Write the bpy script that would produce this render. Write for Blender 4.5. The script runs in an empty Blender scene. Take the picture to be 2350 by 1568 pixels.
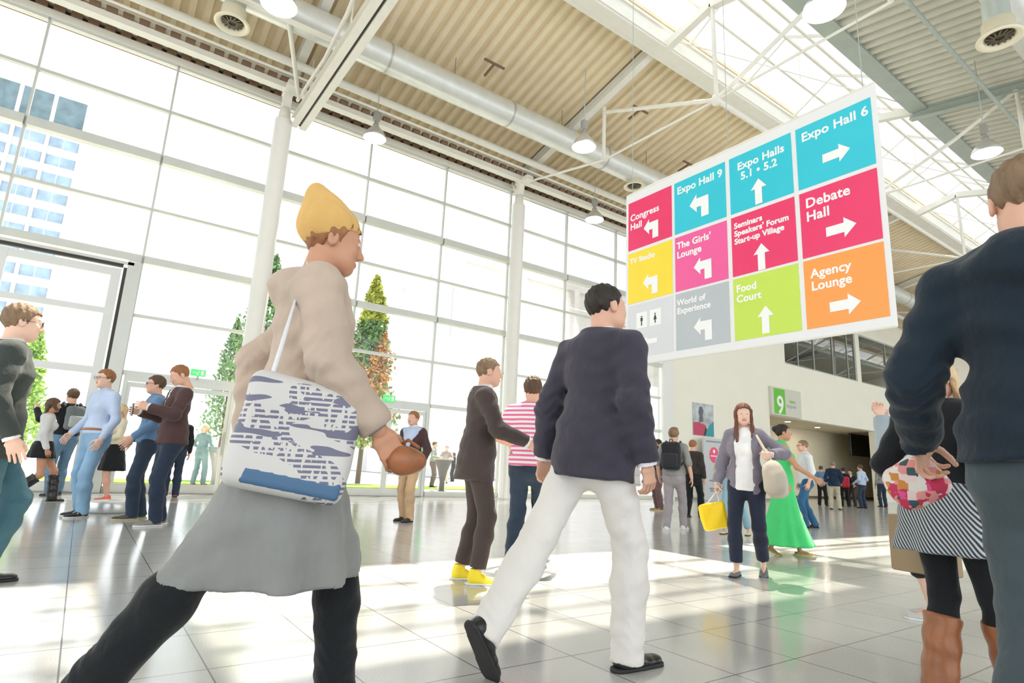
import bpy, math, random
import numpy as np
from mathutils import Vector, Matrix
S = bpy.context.scene
COL = S.collection
random.seed(7); RNG = np.random.default_rng(7)
PI = math.pi

# ------------------------------------------------------------------ camera
YAW, PITCH, ROLL, FPX = 0.955530145, 0.211404268, 0.0470158348, 1351.31306
CH = 0.87
def _basis(y, p, r):
    cy, sy, cp, sp, cr, sr = math.cos(y), math.sin(y), math.cos(p), math.sin(p), math.cos(r), math.sin(r)
    f = np.array([cy*cp, sy*cp, sp]); r0 = np.cross(f, [0, 0, 1]); r0 /= np.linalg.norm(r0); u0 = np.cross(r0, f)
    return cr*r0+sr*u0, -sr*r0+cr*u0, f
CR, CU, CF = _basis(YAW, PITCH, ROLL)
cam = bpy.data.cameras.new('camera'); camo = bpy.data.objects.new('camera', cam); COL.objects.link(camo)
cam.sensor_width = 36; cam.lens = FPX/2350*36; cam.clip_start = 0.05; cam.clip_end = 400
M = Matrix.Identity(4)
for i in range(3):
    M[i][0], M[i][1], M[i][2] = CR[i], CU[i], -CF[i]
M[2][3] = CH
camo.matrix_world = M
S.camera = camo
cam.dof.use_dof = False

# ------------------------------------------------------------------ sky, sun, exposure
S.view_settings.view_transform = 'Standard'; S.view_settings.look = 'None'
S.view_settings.gamma = 1; S.view_settings.use_curve_mapping = False
S.view_settings.exposure = 0.22
W = bpy.data.worlds.new('world'); S.world = W; W.use_nodes = True
bg = W.node_tree.nodes['Background']
bg.inputs[0].default_value = (0.93, 0.965, 1.0, 1); bg.inputs[1].default_value = 1.9
sun = bpy.data.lights.new('sun', 'SUN'); suno = bpy.data.objects.new('sun', sun); COL.objects.link(suno)
sun.energy = 11.0; sun.angle = 0.012; sun.color = (1.0, 0.90, 0.74)
sd = Vector((0.30, 0.285, 1.0)).normalized()       # towards the sun
suno.rotation_euler = sd.to_track_quat('Z', 'Y').to_euler()
S.cycles.use_denoising = True
S.cycles.max_bounces = 10; S.cycles.diffuse_bounces = 5; S.cycles.glossy_bounces = 4
S.cycles.transparent_max_bounces = 16; S.cycles.sample_clamp_indirect = 6
S.cycles.caustics_reflective = False; S.cycles.caustics_refractive = False

# ------------------------------------------------------------------ materials
MATS = {}
def mat(name, col, rough=0.6, metal=0.0, bump=0.0, bscale=30.0, var=0.0, vscale=8.0, stretch=(1, 1, 1), spec=0.5, emit=None, estr=0.0, sheen=0.0, coat=0.0):
    if name in MATS: return MATS[name]
    m = bpy.data.materials.new(name); m.use_nodes = True
    nt = m.node_tree; b = nt.nodes['Principled BSDF']
    b.inputs['Base Color'].default_value = (*col, 1); b.inputs['Roughness'].default_value = rough
    b.inputs['Metallic'].default_value = metal; b.inputs['Specular IOR Level'].default_value = spec
    if sheen: b.inputs['Sheen Weight'].default_value = sheen
    if coat: b.inputs['Coat Weight'].default_value = coat
    if emit:
        b.inputs['Emission Color'].default_value = (*emit, 1); b.inputs['Emission Strength'].default_value = estr
    tc = nt.nodes.new('ShaderNodeTexCoord'); mp = nt.nodes.new('ShaderNodeMapping'); mp.inputs['Scale'].default_value = stretch
    nt.links.new(tc.outputs['Object'], mp.inputs[0])
    if var > 0:
        n = nt.nodes.new('ShaderNodeTexNoise'); n.inputs['Scale'].default_value = vscale; n.inputs['Detail'].default_value = 4
        nt.links.new(mp.outputs[0], n.inputs['Vector'])
        r = nt.nodes.new('ShaderNodeMapRange'); r.inputs[1].default_value = 0.3; r.inputs[2].default_value = 0.7
        r.inputs[3].default_value = 1-var; r.inputs[4].default_value = 1+var
        nt.links.new(n.outputs[0], r.inputs[0])
        mx = nt.nodes.new('ShaderNodeVectorMath'); mx.operation = 'SCALE'; mx.inputs[0].default_value = col
        nt.links.new(r.outputs[0], mx.inputs['Scale']); nt.links.new(mx.outputs[0], b.inputs['Base Color'])
    if bump > 0:
        n2 = nt.nodes.new('ShaderNodeTexNoise'); n2.inputs['Scale'].default_value = bscale; n2.inputs['Detail'].default_value = 5
        nt.links.new(mp.outputs[0], n2.inputs['Vector'])
        bp = nt.nodes.new('ShaderNodeBump'); bp.inputs['Strength'].default_value = bump; bp.inputs['Distance'].default_value = 0.02
        nt.links.new(n2.outputs[0], bp.inputs['Height']); nt.links.new(bp.outputs[0], b.inputs['Normal'])
    MATS[name] = m
    return m
def cloth(name, col, var=0.12, bump=0.8, rough=0.85, bscale=11):
    return mat(name, col, rough, 0, bump, bscale, var, 5, (1, 1, 0.6), 0.25, sheen=0.15)
def nodemat(name):
    m = bpy.data.materials.new(name); m.use_nodes = True; MATS[name] = m
    return m, m.node_tree, m.node_tree.nodes['Principled BSDF']
def stripes(name, c1, c2, axis, freq, duty=0.5, rough=0.85, tilt=None):
    m, nt, b = nodemat(name)
    tc = nt.nodes.new('ShaderNodeTexCoord'); sp = nt.nodes.new('ShaderNodeSeparateXYZ')
    mp = nt.nodes.new('ShaderNodeMapping')
    if tilt: mp.inputs['Rotation'].default_value = tilt
    nt.links.new(tc.outputs['Object'], mp.inputs[0]); nt.links.new(mp.outputs[0], sp.inputs[0])
    mu = nt.nodes.new('ShaderNodeMath'); mu.operation = 'MULTIPLY'; mu.inputs[1].default_value = freq
    nt.links.new(sp.outputs[axis], mu.inputs[0])
    fr = nt.nodes.new('ShaderNodeMath'); fr.operation = 'FRACT'; nt.links.new(mu.outputs[0], fr.inputs[0])
    gt = nt.nodes.new('ShaderNodeMath'); gt.operation = 'GREATER_THAN'; gt.inputs[1].default_value = duty
    nt.links.new(fr.outputs[0], gt.inputs[0])
    mx = nt.nodes.new('ShaderNodeMix'); mx.data_type = 'RGBA'; mx.inputs[6].default_value = (*c1, 1); mx.inputs[7].default_value = (*c2, 1)
    nt.links.new(gt.outputs[0], mx.inputs[0]); nt.links.new(mx.outputs[2], b.inputs['Base Color'])
    b.inputs['Roughness'].default_value = rough
    return m

def glass_mat(name, tint=(0.97, 0.985, 0.98), refl=1.0):
    m = bpy.data.materials.new(name); m.use_nodes = True; nt = m.node_tree; nt.nodes.clear()
    out = nt.nodes.new('ShaderNodeOutputMaterial'); mix = nt.nodes.new('ShaderNodeMixShader')
    tr = nt.nodes.new('ShaderNodeBsdfTransparent'); tr.inputs[0].default_value = (*tint, 1)
    gl = nt.nodes.new('ShaderNodeBsdfGlossy'); gl.inputs['Roughness'].default_value = 0.02
    fr = nt.nodes.new('ShaderNodeFresnel'); fr.inputs[0].default_value = 1.45
    mu = nt.nodes.new('ShaderNodeMath'); mu.operation = 'MULTIPLY'; mu.inputs[1].default_value = refl
    nt.links.new(fr.outputs[0], mu.inputs[0]); nt.links.new(mu.outputs[0], mix.inputs[0])
    nt.links.new(tr.outputs[0], mix.inputs[1]); nt.links.new(gl.outputs[0], mix.inputs[2]); nt.links.new(mix.outputs[0], out.inputs[0])
    MATS[name] = m
    return m
GLASS = glass_mat('window_glass', refl=0.6)
SKYGLASS = glass_mat('skylight_glass', (0.95, 0.97, 0.97), 0.6)
REFGLASS = glass_mat('gallery_glass', (0.60, 0.63, 0.58), 4.0)
STEEL = mat('white_painted_steel', (0.80, 0.78, 0.71), 0.45, 0, 0.03, 40, 0.03, 3)
STEELG = mat('grey_painted_steel', (0.42, 0.47, 0.43), 0.5, 0, 0.03, 40, 0.04, 3)
ALU = mat('silver_grey_frame', (0.60, 0.61, 0.57), 0.4, 0.25, 0, 30, 0.03, 3)
COLM = mat('cream_column_paint', (0.86, 0.85, 0.80), 0.4, 0, 0.02, 40, 0.02, 3)
DARK = mat('gap_shade_and_print_dark', (0.05, 0.045, 0.035), 0.6)  # near-black painted in for shade inside gaps; also the pictogram print
FILL = mat('brown_profile_filler', (0.22, 0.14, 0.09), 0.8)
DUCT = mat('galvanised_duct', (0.70, 0.71, 0.68), 0.38, 0.35, 0.08, 12, 0.05, 4)
WALLM = mat('cream_wall_paint', (0.90, 0.87, 0.76), 0.7, 0, 0.02, 60, 0.015, 1)
WHITEW = mat('white_wall_paint', (0.84, 0.85, 0.82), 0.7, 0, 0.02, 60, 0.015, 1)
DECK = mat('flare_warmed_roof_deck', (0.80, 0.68, 0.48), 0.55, 0.0, 0.03, 30, 0.05, 2)  # warm lens flare put into the colour of a light grey deck
SKIN = {}
def skin(k):
    c = {'light': (0.72, 0.42, 0.30), 'tan': (0.55, 0.28, 0.17), 'brown': (0.30, 0.14, 0.08), 'pale': (0.80, 0.52, 0.40)}[k]
    m = mat('skin_'+k, c, 0.5, 0, 0.05, 60, 0.06, 14, spec=0.4)
    m.node_tree.nodes['Principled BSDF'].inputs['Subsurface Weight'].default_value = 0.0
    return m
LIP = mat('lips', (0.50, 0.18, 0.15), 0.45); EYEW = mat('eye_white', (0.8, 0.78, 0.75), 0.2); IRIS = mat('iris_dark', (0.05, 0.035, 0.025), 0.15)

# ------------------------------------------------------------------ object helpers
def tag(o, label=None, cat=None, group=None, kind=None):
    if label: o['label'] = label
    if cat: o['category'] = cat
    if group: o['group'] = group
    if kind: o['kind'] = kind
    return o
def empty(name, loc=(0, 0, 0), rz=0, parent=None):
    o = bpy.data.objects.new(name, None); COL.objects.link(o); o.location = loc; o.rotation_euler = (0, 0, rz)
    o.empty_display_size = 0.2
    if parent: o.parent = parent
    return o
def link_mesh(name, V, F, mats, parent=None, mi=None, smooth=False):
    me = bpy.data.meshes.new(name)
    V = np.asarray(V, dtype=np.float32)
    if isinstance(F, np.ndarray):
        n = len(F); k = F.shape[1]
        me.vertices.add(len(V)); me.vertices.foreach_set('co', V.ravel())
        me.loops.add(n*k); me.loops.foreach_set('vertex_index', F.astype(np.int32).ravel())
        me.polygons.add(n); me.polygons.foreach_set('loop_start', (np.arange(n)*k).astype(np.int32)); me.polygons.foreach_set('loop_total', np.full(n, k, np.int32))
    else:
        me.from_pydata([tuple(map(float, v)) for v in V], [], F)
    if not isinstance(mats, (list, tuple)): mats = [mats]
    for m in mats: me.materials.append(m)
    if mi is not None: me.polygons.foreach_set('material_index', np.asarray(mi, np.int32))
    if smooth: me.polygons.foreach_set('use_smooth', np.ones(len(me.polygons), bool))
    me.update(calc_edges=True); me.validate()
    o = bpy.data.objects.new(name, me); COL.objects.link(o)
    if parent: o.parent = parent
    return o
class MB:
    def __init__(s): s.V = []; s.F = []; s.M = []; s.sm = []
    def add(s, V, F, mi=0, smooth=False):
        b = len(s.V); s.V += [tuple(v) for v in V]; s.F += [[i+b for i in f] for f in F]; s.M += [mi]*len(F); s.sm += [smooth]*len(F); return s
    def box(s, x0, x1, y0, y1, z0, z1, mi=0):
        return s.add([(x0,y0,z0),(x1,y0,z0),(x1,y1,z0),(x0,y1,z0),(x0,y0,z1),(x1,y0,z1),(x1,y1,z1),(x0,y1,z1)],
                     [[0,3,2,1],[4,5,6,7],[0,1,5,4],[1,2,6,5],[2,3,7,6],[3,0,4,7]], mi)
    def rbox(s, x0, x1, y0, y1, z0, z1, r=0.01, mi=0):
        # box with chamfered vertical and top/bottom edges
        V = []; F = []
        def ring(z, i):
            return [(x0+i+r,y0+i,z),(x1-i-r,y0+i,z),(x1-i,y0+i+r,z),(x1-i,y1-i-r,z),(x1-i-r,y1-i,z),(x0+i+r,y1-i,z),(x0+i,y1-i-r,z),(x0+i,y0+i+r,z)]
        for z, i in ((z0, r),(z0+r, 0),(z1-r, 0),(z1, r)): V += ring(z, i)
        F.append(list(range(7, -1, -1))); F.append([24+k for k in range(8)])
        for q in range(3):
            for k in range(8):
                a = q*8+k; b = q*8+(k+1) % 8; F.append([a, b, b+8, a+8])
        return s.add(V, F, mi)
    def bar(s, a, b, w, h=None, mi=0, up=(0, 0, 1)):
        a = Vector(a); b = Vector(b); h = h or w; d = (b-a).normalized(); u = Vector(up)
        if abs(d.dot(u)) > 0.98: u = Vector((1, 0, 0))
        x = d.cross(u).normalized(); y = x.cross(d).normalized()
        V = [p+x*sx*w/2+y*sy*h/2 for p in (a, b) for sx, sy in ((-1,-1),(1,-1),(1,1),(-1,1))]
        return s.add(V, [[3,2,1,0],[4,5,6,7],[0,1,5,4],[1,2,6,5],[2,3,7,6],[3,0,4,7]], mi)
    def tube(s, pts, r, n=16, mi=0, caps=True):
        pts = [Vector(p) for p in pts]; rs = r if isinstance(r, (list, tuple)) else [r]*len(pts)
        V = []; F = []; pu = None
        for i, p in enumerate(pts):
            d = (pts[min(i+1, len(pts)-1)]-pts[max(i-1, 0)]).normalized()
            u = pu if pu is not None else (Vector((0,0,1)) if abs(d.z) < 0.95 else Vector((1,0,0)))
            x = d.cross(u).normalized(); y = x.cross(d).normalized(); pu = y
            for k in range(n):
                t = 2*PI*k/n; V.append(p+x*math.cos(t)*rs[i]+y*math.sin(t)*rs[i])
        for i in range(len(pts)-1):
            for k in range(n):
                a = i*n+k; b = i*n+(k+1) % n; F.append([a, b, b+n, a+n])
        s.add(V, F, mi, True)
        if caps:
            s.add(V[:n], [list(range(n))], mi); s.add(V[-n:], [list(range(n-1, -1, -1))], mi)
        return s
    def lathe(s, prof, c=(0,0,0), n=28, mi=0):
        V = []; F = []
        for (r, z) in prof:
            for k in range(n):
                t = 2*PI*k/n; V.append((c[0]+r*math.cos(t), c[1]+r*math.sin(t), c[2]+z))
        for i in range(len(prof)-1):
            for k in range(n):
                a = i*n+k; b = i*n+(k+1) % n; F.append([a, b, b+n, a+n])
        return s.add(V, F, mi, True)
    def disc(s, c, r, n=28, mi=0, up=True):
        V = [(c[0]+r*math.cos(2*PI*k/n), c[1]+r*math.sin(2*PI*k/n), c[2]) for k in range(n)]
        return s.add(V, [list(range(n)) if up else list(range(n-1, -1, -1))], mi)
    def build(s, name, mats, parent=None, loc=None):
        me = bpy.data.meshes.new(name); me.from_pydata([tuple(v) for v in s.V], [], s.F)
        if not isinstance(mats, (list, tuple)): mats = [mats]
        for m in mats: me.materials.append(m)
        me.polygons.foreach_set('material_index', s.M); me.polygons.foreach_set('use_smooth', s.sm); me.update()
        o = bpy.data.objects.new(name, me); COL.objects.link(o)
        if parent: o.parent = parent
        if loc: o.location = loc
        return o
def copy_tree(o, parent=None):
    c = o.copy(); COL.objects.link(c); c.parent = parent
    for ch in list(o.children): copy_tree(ch, c)
    return c
def struct(o): o['kind'] = 'structure'; return o
# --- points measured on the ground or on a plane of the hall
def ray(px, py): return CF*FPX + CR*(px-1175) - CU*(py-784)
def on_z(px, py, z=0.0):
    r = ray(px, py); t = (z-CH)/r[2]; return np.array([0, 0, CH])+t*r
def on_y(px, py, Y): r = ray(px, py); return np.array([0, 0, CH])+r*(Y/r[1])
def on_x(px, py, X): r = ray(px, py); return np.array([0, 0, CH])+r*(X/r[0])
def proj(p):
    v = np.array(p)-[0, 0, CH]; return 1175+FPX*(v@CR)/(v@CF), 784-FPX*(v@CU)/(v@CF)


# ================================================================== THE HALL
D = 14.7; X0, X1, Y0 = -14.0, 62.0, -8.0
ZE, ZS, YL, YR = 10.25, 11.28, 8.75, 5.45        # eave, skylight curb, skylight edges
def roofz(y):
    if y >= YL: return ZE+(D+0.2-y)*(ZS-ZE)/(D+0.2-YL)
    return ZS-(YR-y)*(ZS-ZE)/(D+0.2-YL)
# floor
m, nt, b = nodemat('polished_granite_tiles')
tc = nt.nodes.new('ShaderNodeTexCoord'); sp = nt.nodes.new('ShaderNodeSeparateXYZ'); nt.links.new(tc.outputs['Object'], sp.inputs[0])
def mth(op, a, bb=None):
    n = nt.nodes.new('ShaderNodeMath'); n.operation = op
    for i, v in enumerate((a, bb)):
        if v is None: continue
        if isinstance(v, (int, float)): n.inputs[i].default_value = v
        else: nt.links.new(v, n.inputs[i])
    return n.outputs[0]
lines = []
for ax, off, pitch, w in ((0, 0.07, 0.5, 0.0035), (1, 1.2, 0.5575, 0.0035)):
    t = mth('FRACT', mth('DIVIDE', mth('SUBTRACT', sp.outputs[ax], off-100*pitch), pitch))
    dd = mth('MULTIPLY', mth('MINIMUM', t, mth('SUBTRACT', 1.0, t)), pitch)
    lines.append(mth('LESS_THAN', dd, w))
ln = mth('MAXIMUM', lines[0], lines[1])
n1 = nt.nodes.new('ShaderNodeTexNoise'); n1.inputs['Scale'].default_value = 260; n1.inputs['Detail'].default_value = 2; nt.links.new(tc.outputs['Object'], n1.inputs['Vector'])
n2 = nt.nodes.new('ShaderNodeTexNoise'); n2.inputs['Scale'].default_value = 1.3; n2.inputs['Detail'].default_value = 3; nt.links.new(tc.outputs['Object'], n2.inputs['Vector'])
cr = nt.nodes.new('ShaderNodeValToRGB'); cr.color_ramp.elements[0].position = 0.35; cr.color_ramp.elements[0].color = (0.40, 0.40, 0.385, 1)
cr.color_ramp.elements[1].position = 0.62; cr.color_ramp.elements[1].color = (0.70, 0.70, 0.675, 1); nt.links.new(n1.outputs[0], cr.inputs[0])
mr = nt.nodes.new('ShaderNodeMapRange'); mr.inputs[1].default_value = 0.3; mr.inputs[2].default_value = 0.7; mr.inputs[3].default_value = 0.93; mr.inputs[4].default_value = 1.05; nt.links.new(n2.outputs[0], mr.inputs[0])
vm = nt.nodes.new('ShaderNodeVectorMath'); vm.operation = 'SCALE'; nt.links.new(cr.outputs[0], vm.inputs[0]); nt.links.new(mr.outputs[0], vm.inputs['Scale'])
mx = nt.nodes.new('ShaderNodeMix'); mx.data_type = 'RGBA'; nt.links.new(ln, mx.inputs[0]); nt.links.new(vm.outputs[0], mx.inputs[6]); mx.inputs[7].default_value = (0.16, 0.16, 0.15, 1)
nt.links.new(mx.outputs[2], b.inputs['Base Color']); b.inputs['Roughness'].default_value = 0.14; b.inputs['Specular IOR Level'].default_value = 0.75
b.inputs['IOR'].default_value = 1.55
struct(MB().box(X0, X1, Y0, D+3.6, -0.2, 0.0).build('floor', m))
# walls that close the hall
struct(MB().box(X1, X1+0.3, Y0, D+0.2, 0, 13).build('wall_end', WALLM))
# left wall beyond the glazing: cream, with hall entrance and gallery windows
wb = MB(); yb0, yb1 = D, D+0.35
XA = 17.95; OX0, OX1, OZ = 24.6, 34.8, 3.72; GZ0, GZ1 = 6.25, 8.95
wb.box(XA, OX0, yb0, yb1, 0, GZ0); wb.box(OX0, OX1, yb0, yb1, OZ, GZ0); wb.box(OX1, X1, yb0, yb1, 0, GZ0)
wb.box(XA, 26.1, yb0, yb1, GZ0, GZ1); wb.box(33.25, 33.7, yb0, yb1, GZ0, GZ1); wb.box(48, X1, yb0, yb1, GZ0, GZ1); wb.box(XA, X1, yb0, yb1, GZ1, 10.25)
struct(wb.build('wall_left', WALLM))
struct(MB().box(17.36, XA, D-0.12, yb1, 0, 10.2).build('wall_pier', WHITEW))
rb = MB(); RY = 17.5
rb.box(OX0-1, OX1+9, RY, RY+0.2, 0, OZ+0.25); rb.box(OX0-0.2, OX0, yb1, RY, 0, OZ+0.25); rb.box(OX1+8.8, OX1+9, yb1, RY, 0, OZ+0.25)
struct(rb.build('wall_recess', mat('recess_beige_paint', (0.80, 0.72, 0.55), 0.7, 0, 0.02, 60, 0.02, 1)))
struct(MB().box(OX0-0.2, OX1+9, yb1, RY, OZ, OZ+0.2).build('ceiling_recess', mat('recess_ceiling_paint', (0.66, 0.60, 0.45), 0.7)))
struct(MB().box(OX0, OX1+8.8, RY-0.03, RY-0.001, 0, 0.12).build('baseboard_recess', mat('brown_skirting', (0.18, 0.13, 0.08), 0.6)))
struct(MB().box(XA, OX0, D-0.03, D-0.001, 0, 0.1).build('baseboard_left', mat('grey_skirting', (0.45, 0.42, 0.36), 0.6)))
# gallery room behind the upper windows
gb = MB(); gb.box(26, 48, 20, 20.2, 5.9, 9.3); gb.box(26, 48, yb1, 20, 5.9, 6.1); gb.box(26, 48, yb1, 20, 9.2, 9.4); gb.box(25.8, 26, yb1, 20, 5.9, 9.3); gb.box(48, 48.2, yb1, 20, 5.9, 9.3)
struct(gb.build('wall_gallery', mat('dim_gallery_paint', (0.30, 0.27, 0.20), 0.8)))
for i, (a, bx, xs, rail) in enumerate(((26.1, 33.25, [27.4, 28.9, 30.8, 32.4], False), (33.7, 48, [37.0, 40.3, 43.6], True))):
    fr = MB(); w = 0.07
    fr.box(a, bx, D+0.05, D+0.16, GZ0, GZ0+w); fr.box(a, bx, D+0.05, D+0.16, GZ1-w, GZ1); fr.box(a, a+w, D+0.052, D+0.158, GZ0+w, GZ1-w); fr.box(bx-w, bx, D+0.052, D+0.158, GZ0+w, GZ1-w)
    for x in xs: fr.box(x-0.03, x+0.03, D+0.054, D+0.14, GZ0+w, GZ1-w)
    if rail: fr.box(a, bx, D+0.05, D+0.13, 7.55, 7.62)
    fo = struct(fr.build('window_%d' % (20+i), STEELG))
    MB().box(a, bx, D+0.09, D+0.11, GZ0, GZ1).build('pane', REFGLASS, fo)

# roof deck with trapezoidal ribs running up the slope
def deck(name, ya, yb_, mtl):
    V = []; F = []; x = X0; k = 0; P = 0.30; prof = [(0, 0), (0.12, 0), (0.15, 0.10), (0.27, 0.10)]
    pts = []
    while x < X1:
        for dx, dz in prof: pts.append((x+dx, dz))
        x += P
    for (px_, dz) in pts:
        V.append((px_, ya, roofz(ya)+dz)); V.append((px_, yb_, roofz(yb_)+dz))
    n = len(pts)
    for i in range(n-1): a = 2*i; F.append([a, a+2, a+3, a+1])
    me = MB().add(V, F)
    # upper skin
    me.box(X0, X1, min(ya, yb_), max(ya, yb_), 0, 0) if False else None
    za, zb = roofz(ya)+0.2, roofz(yb_)+0.2
    b0 = [(X0, ya, za), (X1, ya, za), (X1, yb_, zb), (X0, yb_, zb)]
    me.add(b0+[(p[0], p[1], p[2]+0.1) for p in b0], [[0,3,2,1],[4,5,6,7],[0,1,5,4],[2,3,7,6]])
    return struct(me.build(name, mtl))
deck('ceiling', D+0.2, YL-0.3, DECK)
deck('ceiling_right', YR+0.3, Y0, mat('grey_roof_deck', (0.63, 0.62, 0.54), 0.55, 0, 0.03, 30, 0.05, 2))

# columns along the glazing
def column(x):
    r = empty('column', (x, 14.2, 0))
    MB().lathe([(0.0, 0.0), (0.235, 0.0), (0.235, 0.02), (0.205, 0.03), (0.205, 9.02), (0.19, 9.05), (0.0, 9.05)]).build('shaft', COLM, r)
    MB().lathe([(0.15, 9.05), (0.15, 9.12), (0.115, 9.38), (0.0, 9.4)]).build('cap', STEEL, r)
    mb = MB(); mb.bar((0, 0, 9.3), (0, -0.1, 10.1), 0.16, 0.2); mb.bar((0, 0, 9.35), (0, 0.4, 9.95), 0.1); mb.box(-0.12, 0.12, -0.55, 0.1, 9.72, 9.86)
    mb.build('bracket', STEEL, r)
    return r
c = column(2.79); tag(c, 'round cream steel column beside the glass doors, behind the walker in the beige coat', 'column')
c = column(10.05); tag(c, 'slim round cream steel column on the window wall, behind the man in the pink striped shirt', 'column')

# eave beams along the top of the glazing
def notched(y, z, wdt, h, name, label, x0=X0, x1=17.4):
    r = empty(name, (0, y, z)); MB().box(x0, x1, -wdt/2, wdt/2, 0, h).box(x0, x1, -wdt/2-0.05, wdt/2+0.05, -0.03, 0).build('beam', STEEL, r)
    nb = MB(); x = x0+0.05
    while x < x1-0.2: nb.box(x, x+0.2, -wdt/2-0.03, wdt/2-0.03, h, h+0.13); x += 0.30
    nb.build('profile_filler', FILL, r)
    MB().box(x0, x1, -wdt/2-0.01, wdt/2, h+0.13, h+0.2).build('flange', STEEL, r)
    tag(r, label, 'beam'); return r
notched(14.68, 9.74, 0.12, 0.17, 'eave_beam', 'white beam with a row of dark notches directly above the window wall')
notched(14.05, 9.80, 0.12, 0.15, 'purlin_beam', 'second notched white beam, just in front of the one above the windows')
t = MB().tube([(X0, 13.4, 10.12), (X1, 13.4, 10.12)], 0.10, 18).build('roof_tube', STEEL); tag(t, 'thick white tube running the length of the roof near the window wall', 'pipe')
t = MB().tube([(X0, 13.72, 10.03), (17.3, 13.72, 10.03)], 0.035, 10).build('sprinkler_pipe', STEEL); tag(t, 'thin white pipe between the thick roof tube and the notched beams', 'pipe')

# rafters, under-trussed, one per bay
def rafter(x, label, truss):
    r = empty('roof_truss', (x, 7.1, ZS))
    def L(p): return (p[0], p[1]-7.1, p[2]-ZS)
    for nm, ya, yb_ in (('rafter', D, YL-0.4), ('rafter', YR+0.4, Y0)):
        mb = MB()
        for sgn in (1,):
            A = Vector(L((0, ya, roofz(ya)-0.02))); B = Vector(L((0, yb_, roofz(yb_)-0.02)))
            mb.bar(A, B, 0.20, 0.025); mb.bar(A-Vector((0, 0, .13)), B-Vector((0, 0, .13)), 0.02, 0.26); mb.bar(A-Vector((0, 0, .26)), B-Vector((0, 0, .26)), 0.20, 0.025)
        mb.build(nm, STEEL if ya > 7 else STEELG, r)
    mb = MB(); mb.bar(L((0, 8.45, 11.30)), L((0, 7.1, 11.62)), 0.18, 0.2); mb.bar(L((0, 7.1, 11.62)), L((0, 5.75, 11.30)), 0.18, 0.2)
    mb.build('ridge_tie', STEEL, r)
    if truss:
        N = (0, 7.05, 9.1)
        for nm, a, bb, w in (('tie_rod', (0, 14.0, 9.85), (0, 10.6, 9.15), .035), ('tie_rod', (0, 10.6, 9.15), N, .03), ('post', (0, 10.6, 9.15), (0, 10.6, 10.75), .05), ('strut', (0, 10.6, 10.6), N, .05),
                             ('king_post', N, (0, 7.08, 11.55), .05), ('strut', N, (0, 4.9, 10.0), .05), ('tie_rod', N, (0, 3.5, 9.15), .03), ('post', (0, 3.5, 9.15), (0, 3.5, 10.75), .05), ('strut', (0, 4.9, 10.0), (0, 3.5, 10.75), .05)):
            MB().tube([L(a), L(bb)], w, 10).build(nm, STEEL, r)
        MB().lathe([(0, -0.12), (0.09, -0.1), (0.11, 0), (0.09, 0.1), (0, 0.12)], L(N), 14).build('node', STEEL, r)
    tag(r, label, 'roof truss')
rafter(10.25, 'white roof truss whose struts meet at a node just above the sign banner', True)
rafter(2.85, 'roof truss at the first column, with struts in the top left ceiling', False)
rafter(17.65, 'roof truss half hidden behind the right edge of the sign banner', True)
for x, l in ((25.05, 'third roof truss beyond the sign banner, under the far skylight'), (32.45, 'fourth roof truss beyond the sign banner'), (39.85, 'fifth roof truss, far down the hall'), (47.25, 'farthest roof truss down the hall')):
    rafter(x, l, True)
t = MB().tube([(10.25, 7.05, 9.1), (X1, 7.05, 9.1)], 0.055, 12).build('roof_tie_tube', STEEL); tag(t, 'white tube running lengthwise under the skylight from truss node to truss node', 'pipe')
# deep hung beam at the first column
r = empty('hung_beam', (3.12, 14.1, 8.9))
for sx in (-1, 1):
    mb = MB(); a = 0.03*sx; q = 0.19*sx
    mb.box(min(a, q), max(a, q), -10, 0, 0, 0.02).box(min(a, q), max(a, q), -10, 0, 0.24, 0.26).box(min(a, a+0.02*sx), max(a, a+0.02*sx), -10, 0, 0.02, 0.24)
    mb.build('channel', STEEL, r)
MB().box(-0.028, 0.028, -9.9, -0.05, 0.05, 0.2).build('slit_shade', DARK, r)  # dark plate painted in for the shade between the two channels
for yy in (-0.7, -3.4, -4.9, -8.2): MB().tube([(0.0, yy, 0.26), (0.0, yy, roofz(14.1+yy)-8.95)], 0.02, 8).build('hanger', STEEL, r)
MB().tube([(-0.1, 0.0, 0.75), (-0.12, -2.2, 0.62), (-0.1, -3.4, 0.95), (-0.1, -4.4, 1.5)], 0.045, 10).build('brace', STEEL, r)
tag(r, 'wide double white beam slanting from the first column across the top of the view', 'beam')
t = MB().tube([(1.9, 11.2, 10.0), (3.0, 13.9, 9.6)], 0.05, 10).build('roof_strut', STEEL); tag(t, 'short white strut in front of the ceiling, left of the wide double beam', 'strut')
# two light cable trays and small hardware on the deck
t = MB().bar((X0, 11.6, 9.80), (3.2, 11.6, 9.80), 0.12, 0.05).build('cable_tray', STEEL); tag(t, 'white cable tray under the round duct, at the top left of the ceiling', 'cable tray')
for i, (px_, py_, l) in enumerate(((1135, 145, 'small brown T-shaped roof hook on the roof deck above the duct'), (1470, 250, 'small dark roof hook near the second rafter'), (1582, 375, 'small dark roof hook just above the banner edge'))):
    y = 10.0
    for _ in range(12):
        p = on_y(px_, py_, y); y += ((roofz(y)-0.1)-p[2])/(abs(ray(px_, py_)[2]/ray(px_, py_)[1])+0.17)
    p = on_y(px_, py_, y)
    mb = MB().box(-0.3, 0.3, -0.03, 0.03, -0.04, 0.0).bar((0, 0, -0.02), (0.0, 0.45, -0.1), 0.05)
    o = mb.build('roof_hook', FILL, loc=(p[0], p[1], p[2])); tag(o, l, 'roof hook')
# thin conduits along the ribs
for i, (px_, py_) in enumerate(((970, 60), (1010, 230), (1300, 215), (1060, 330), (1240, 300))):
    pass

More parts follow.
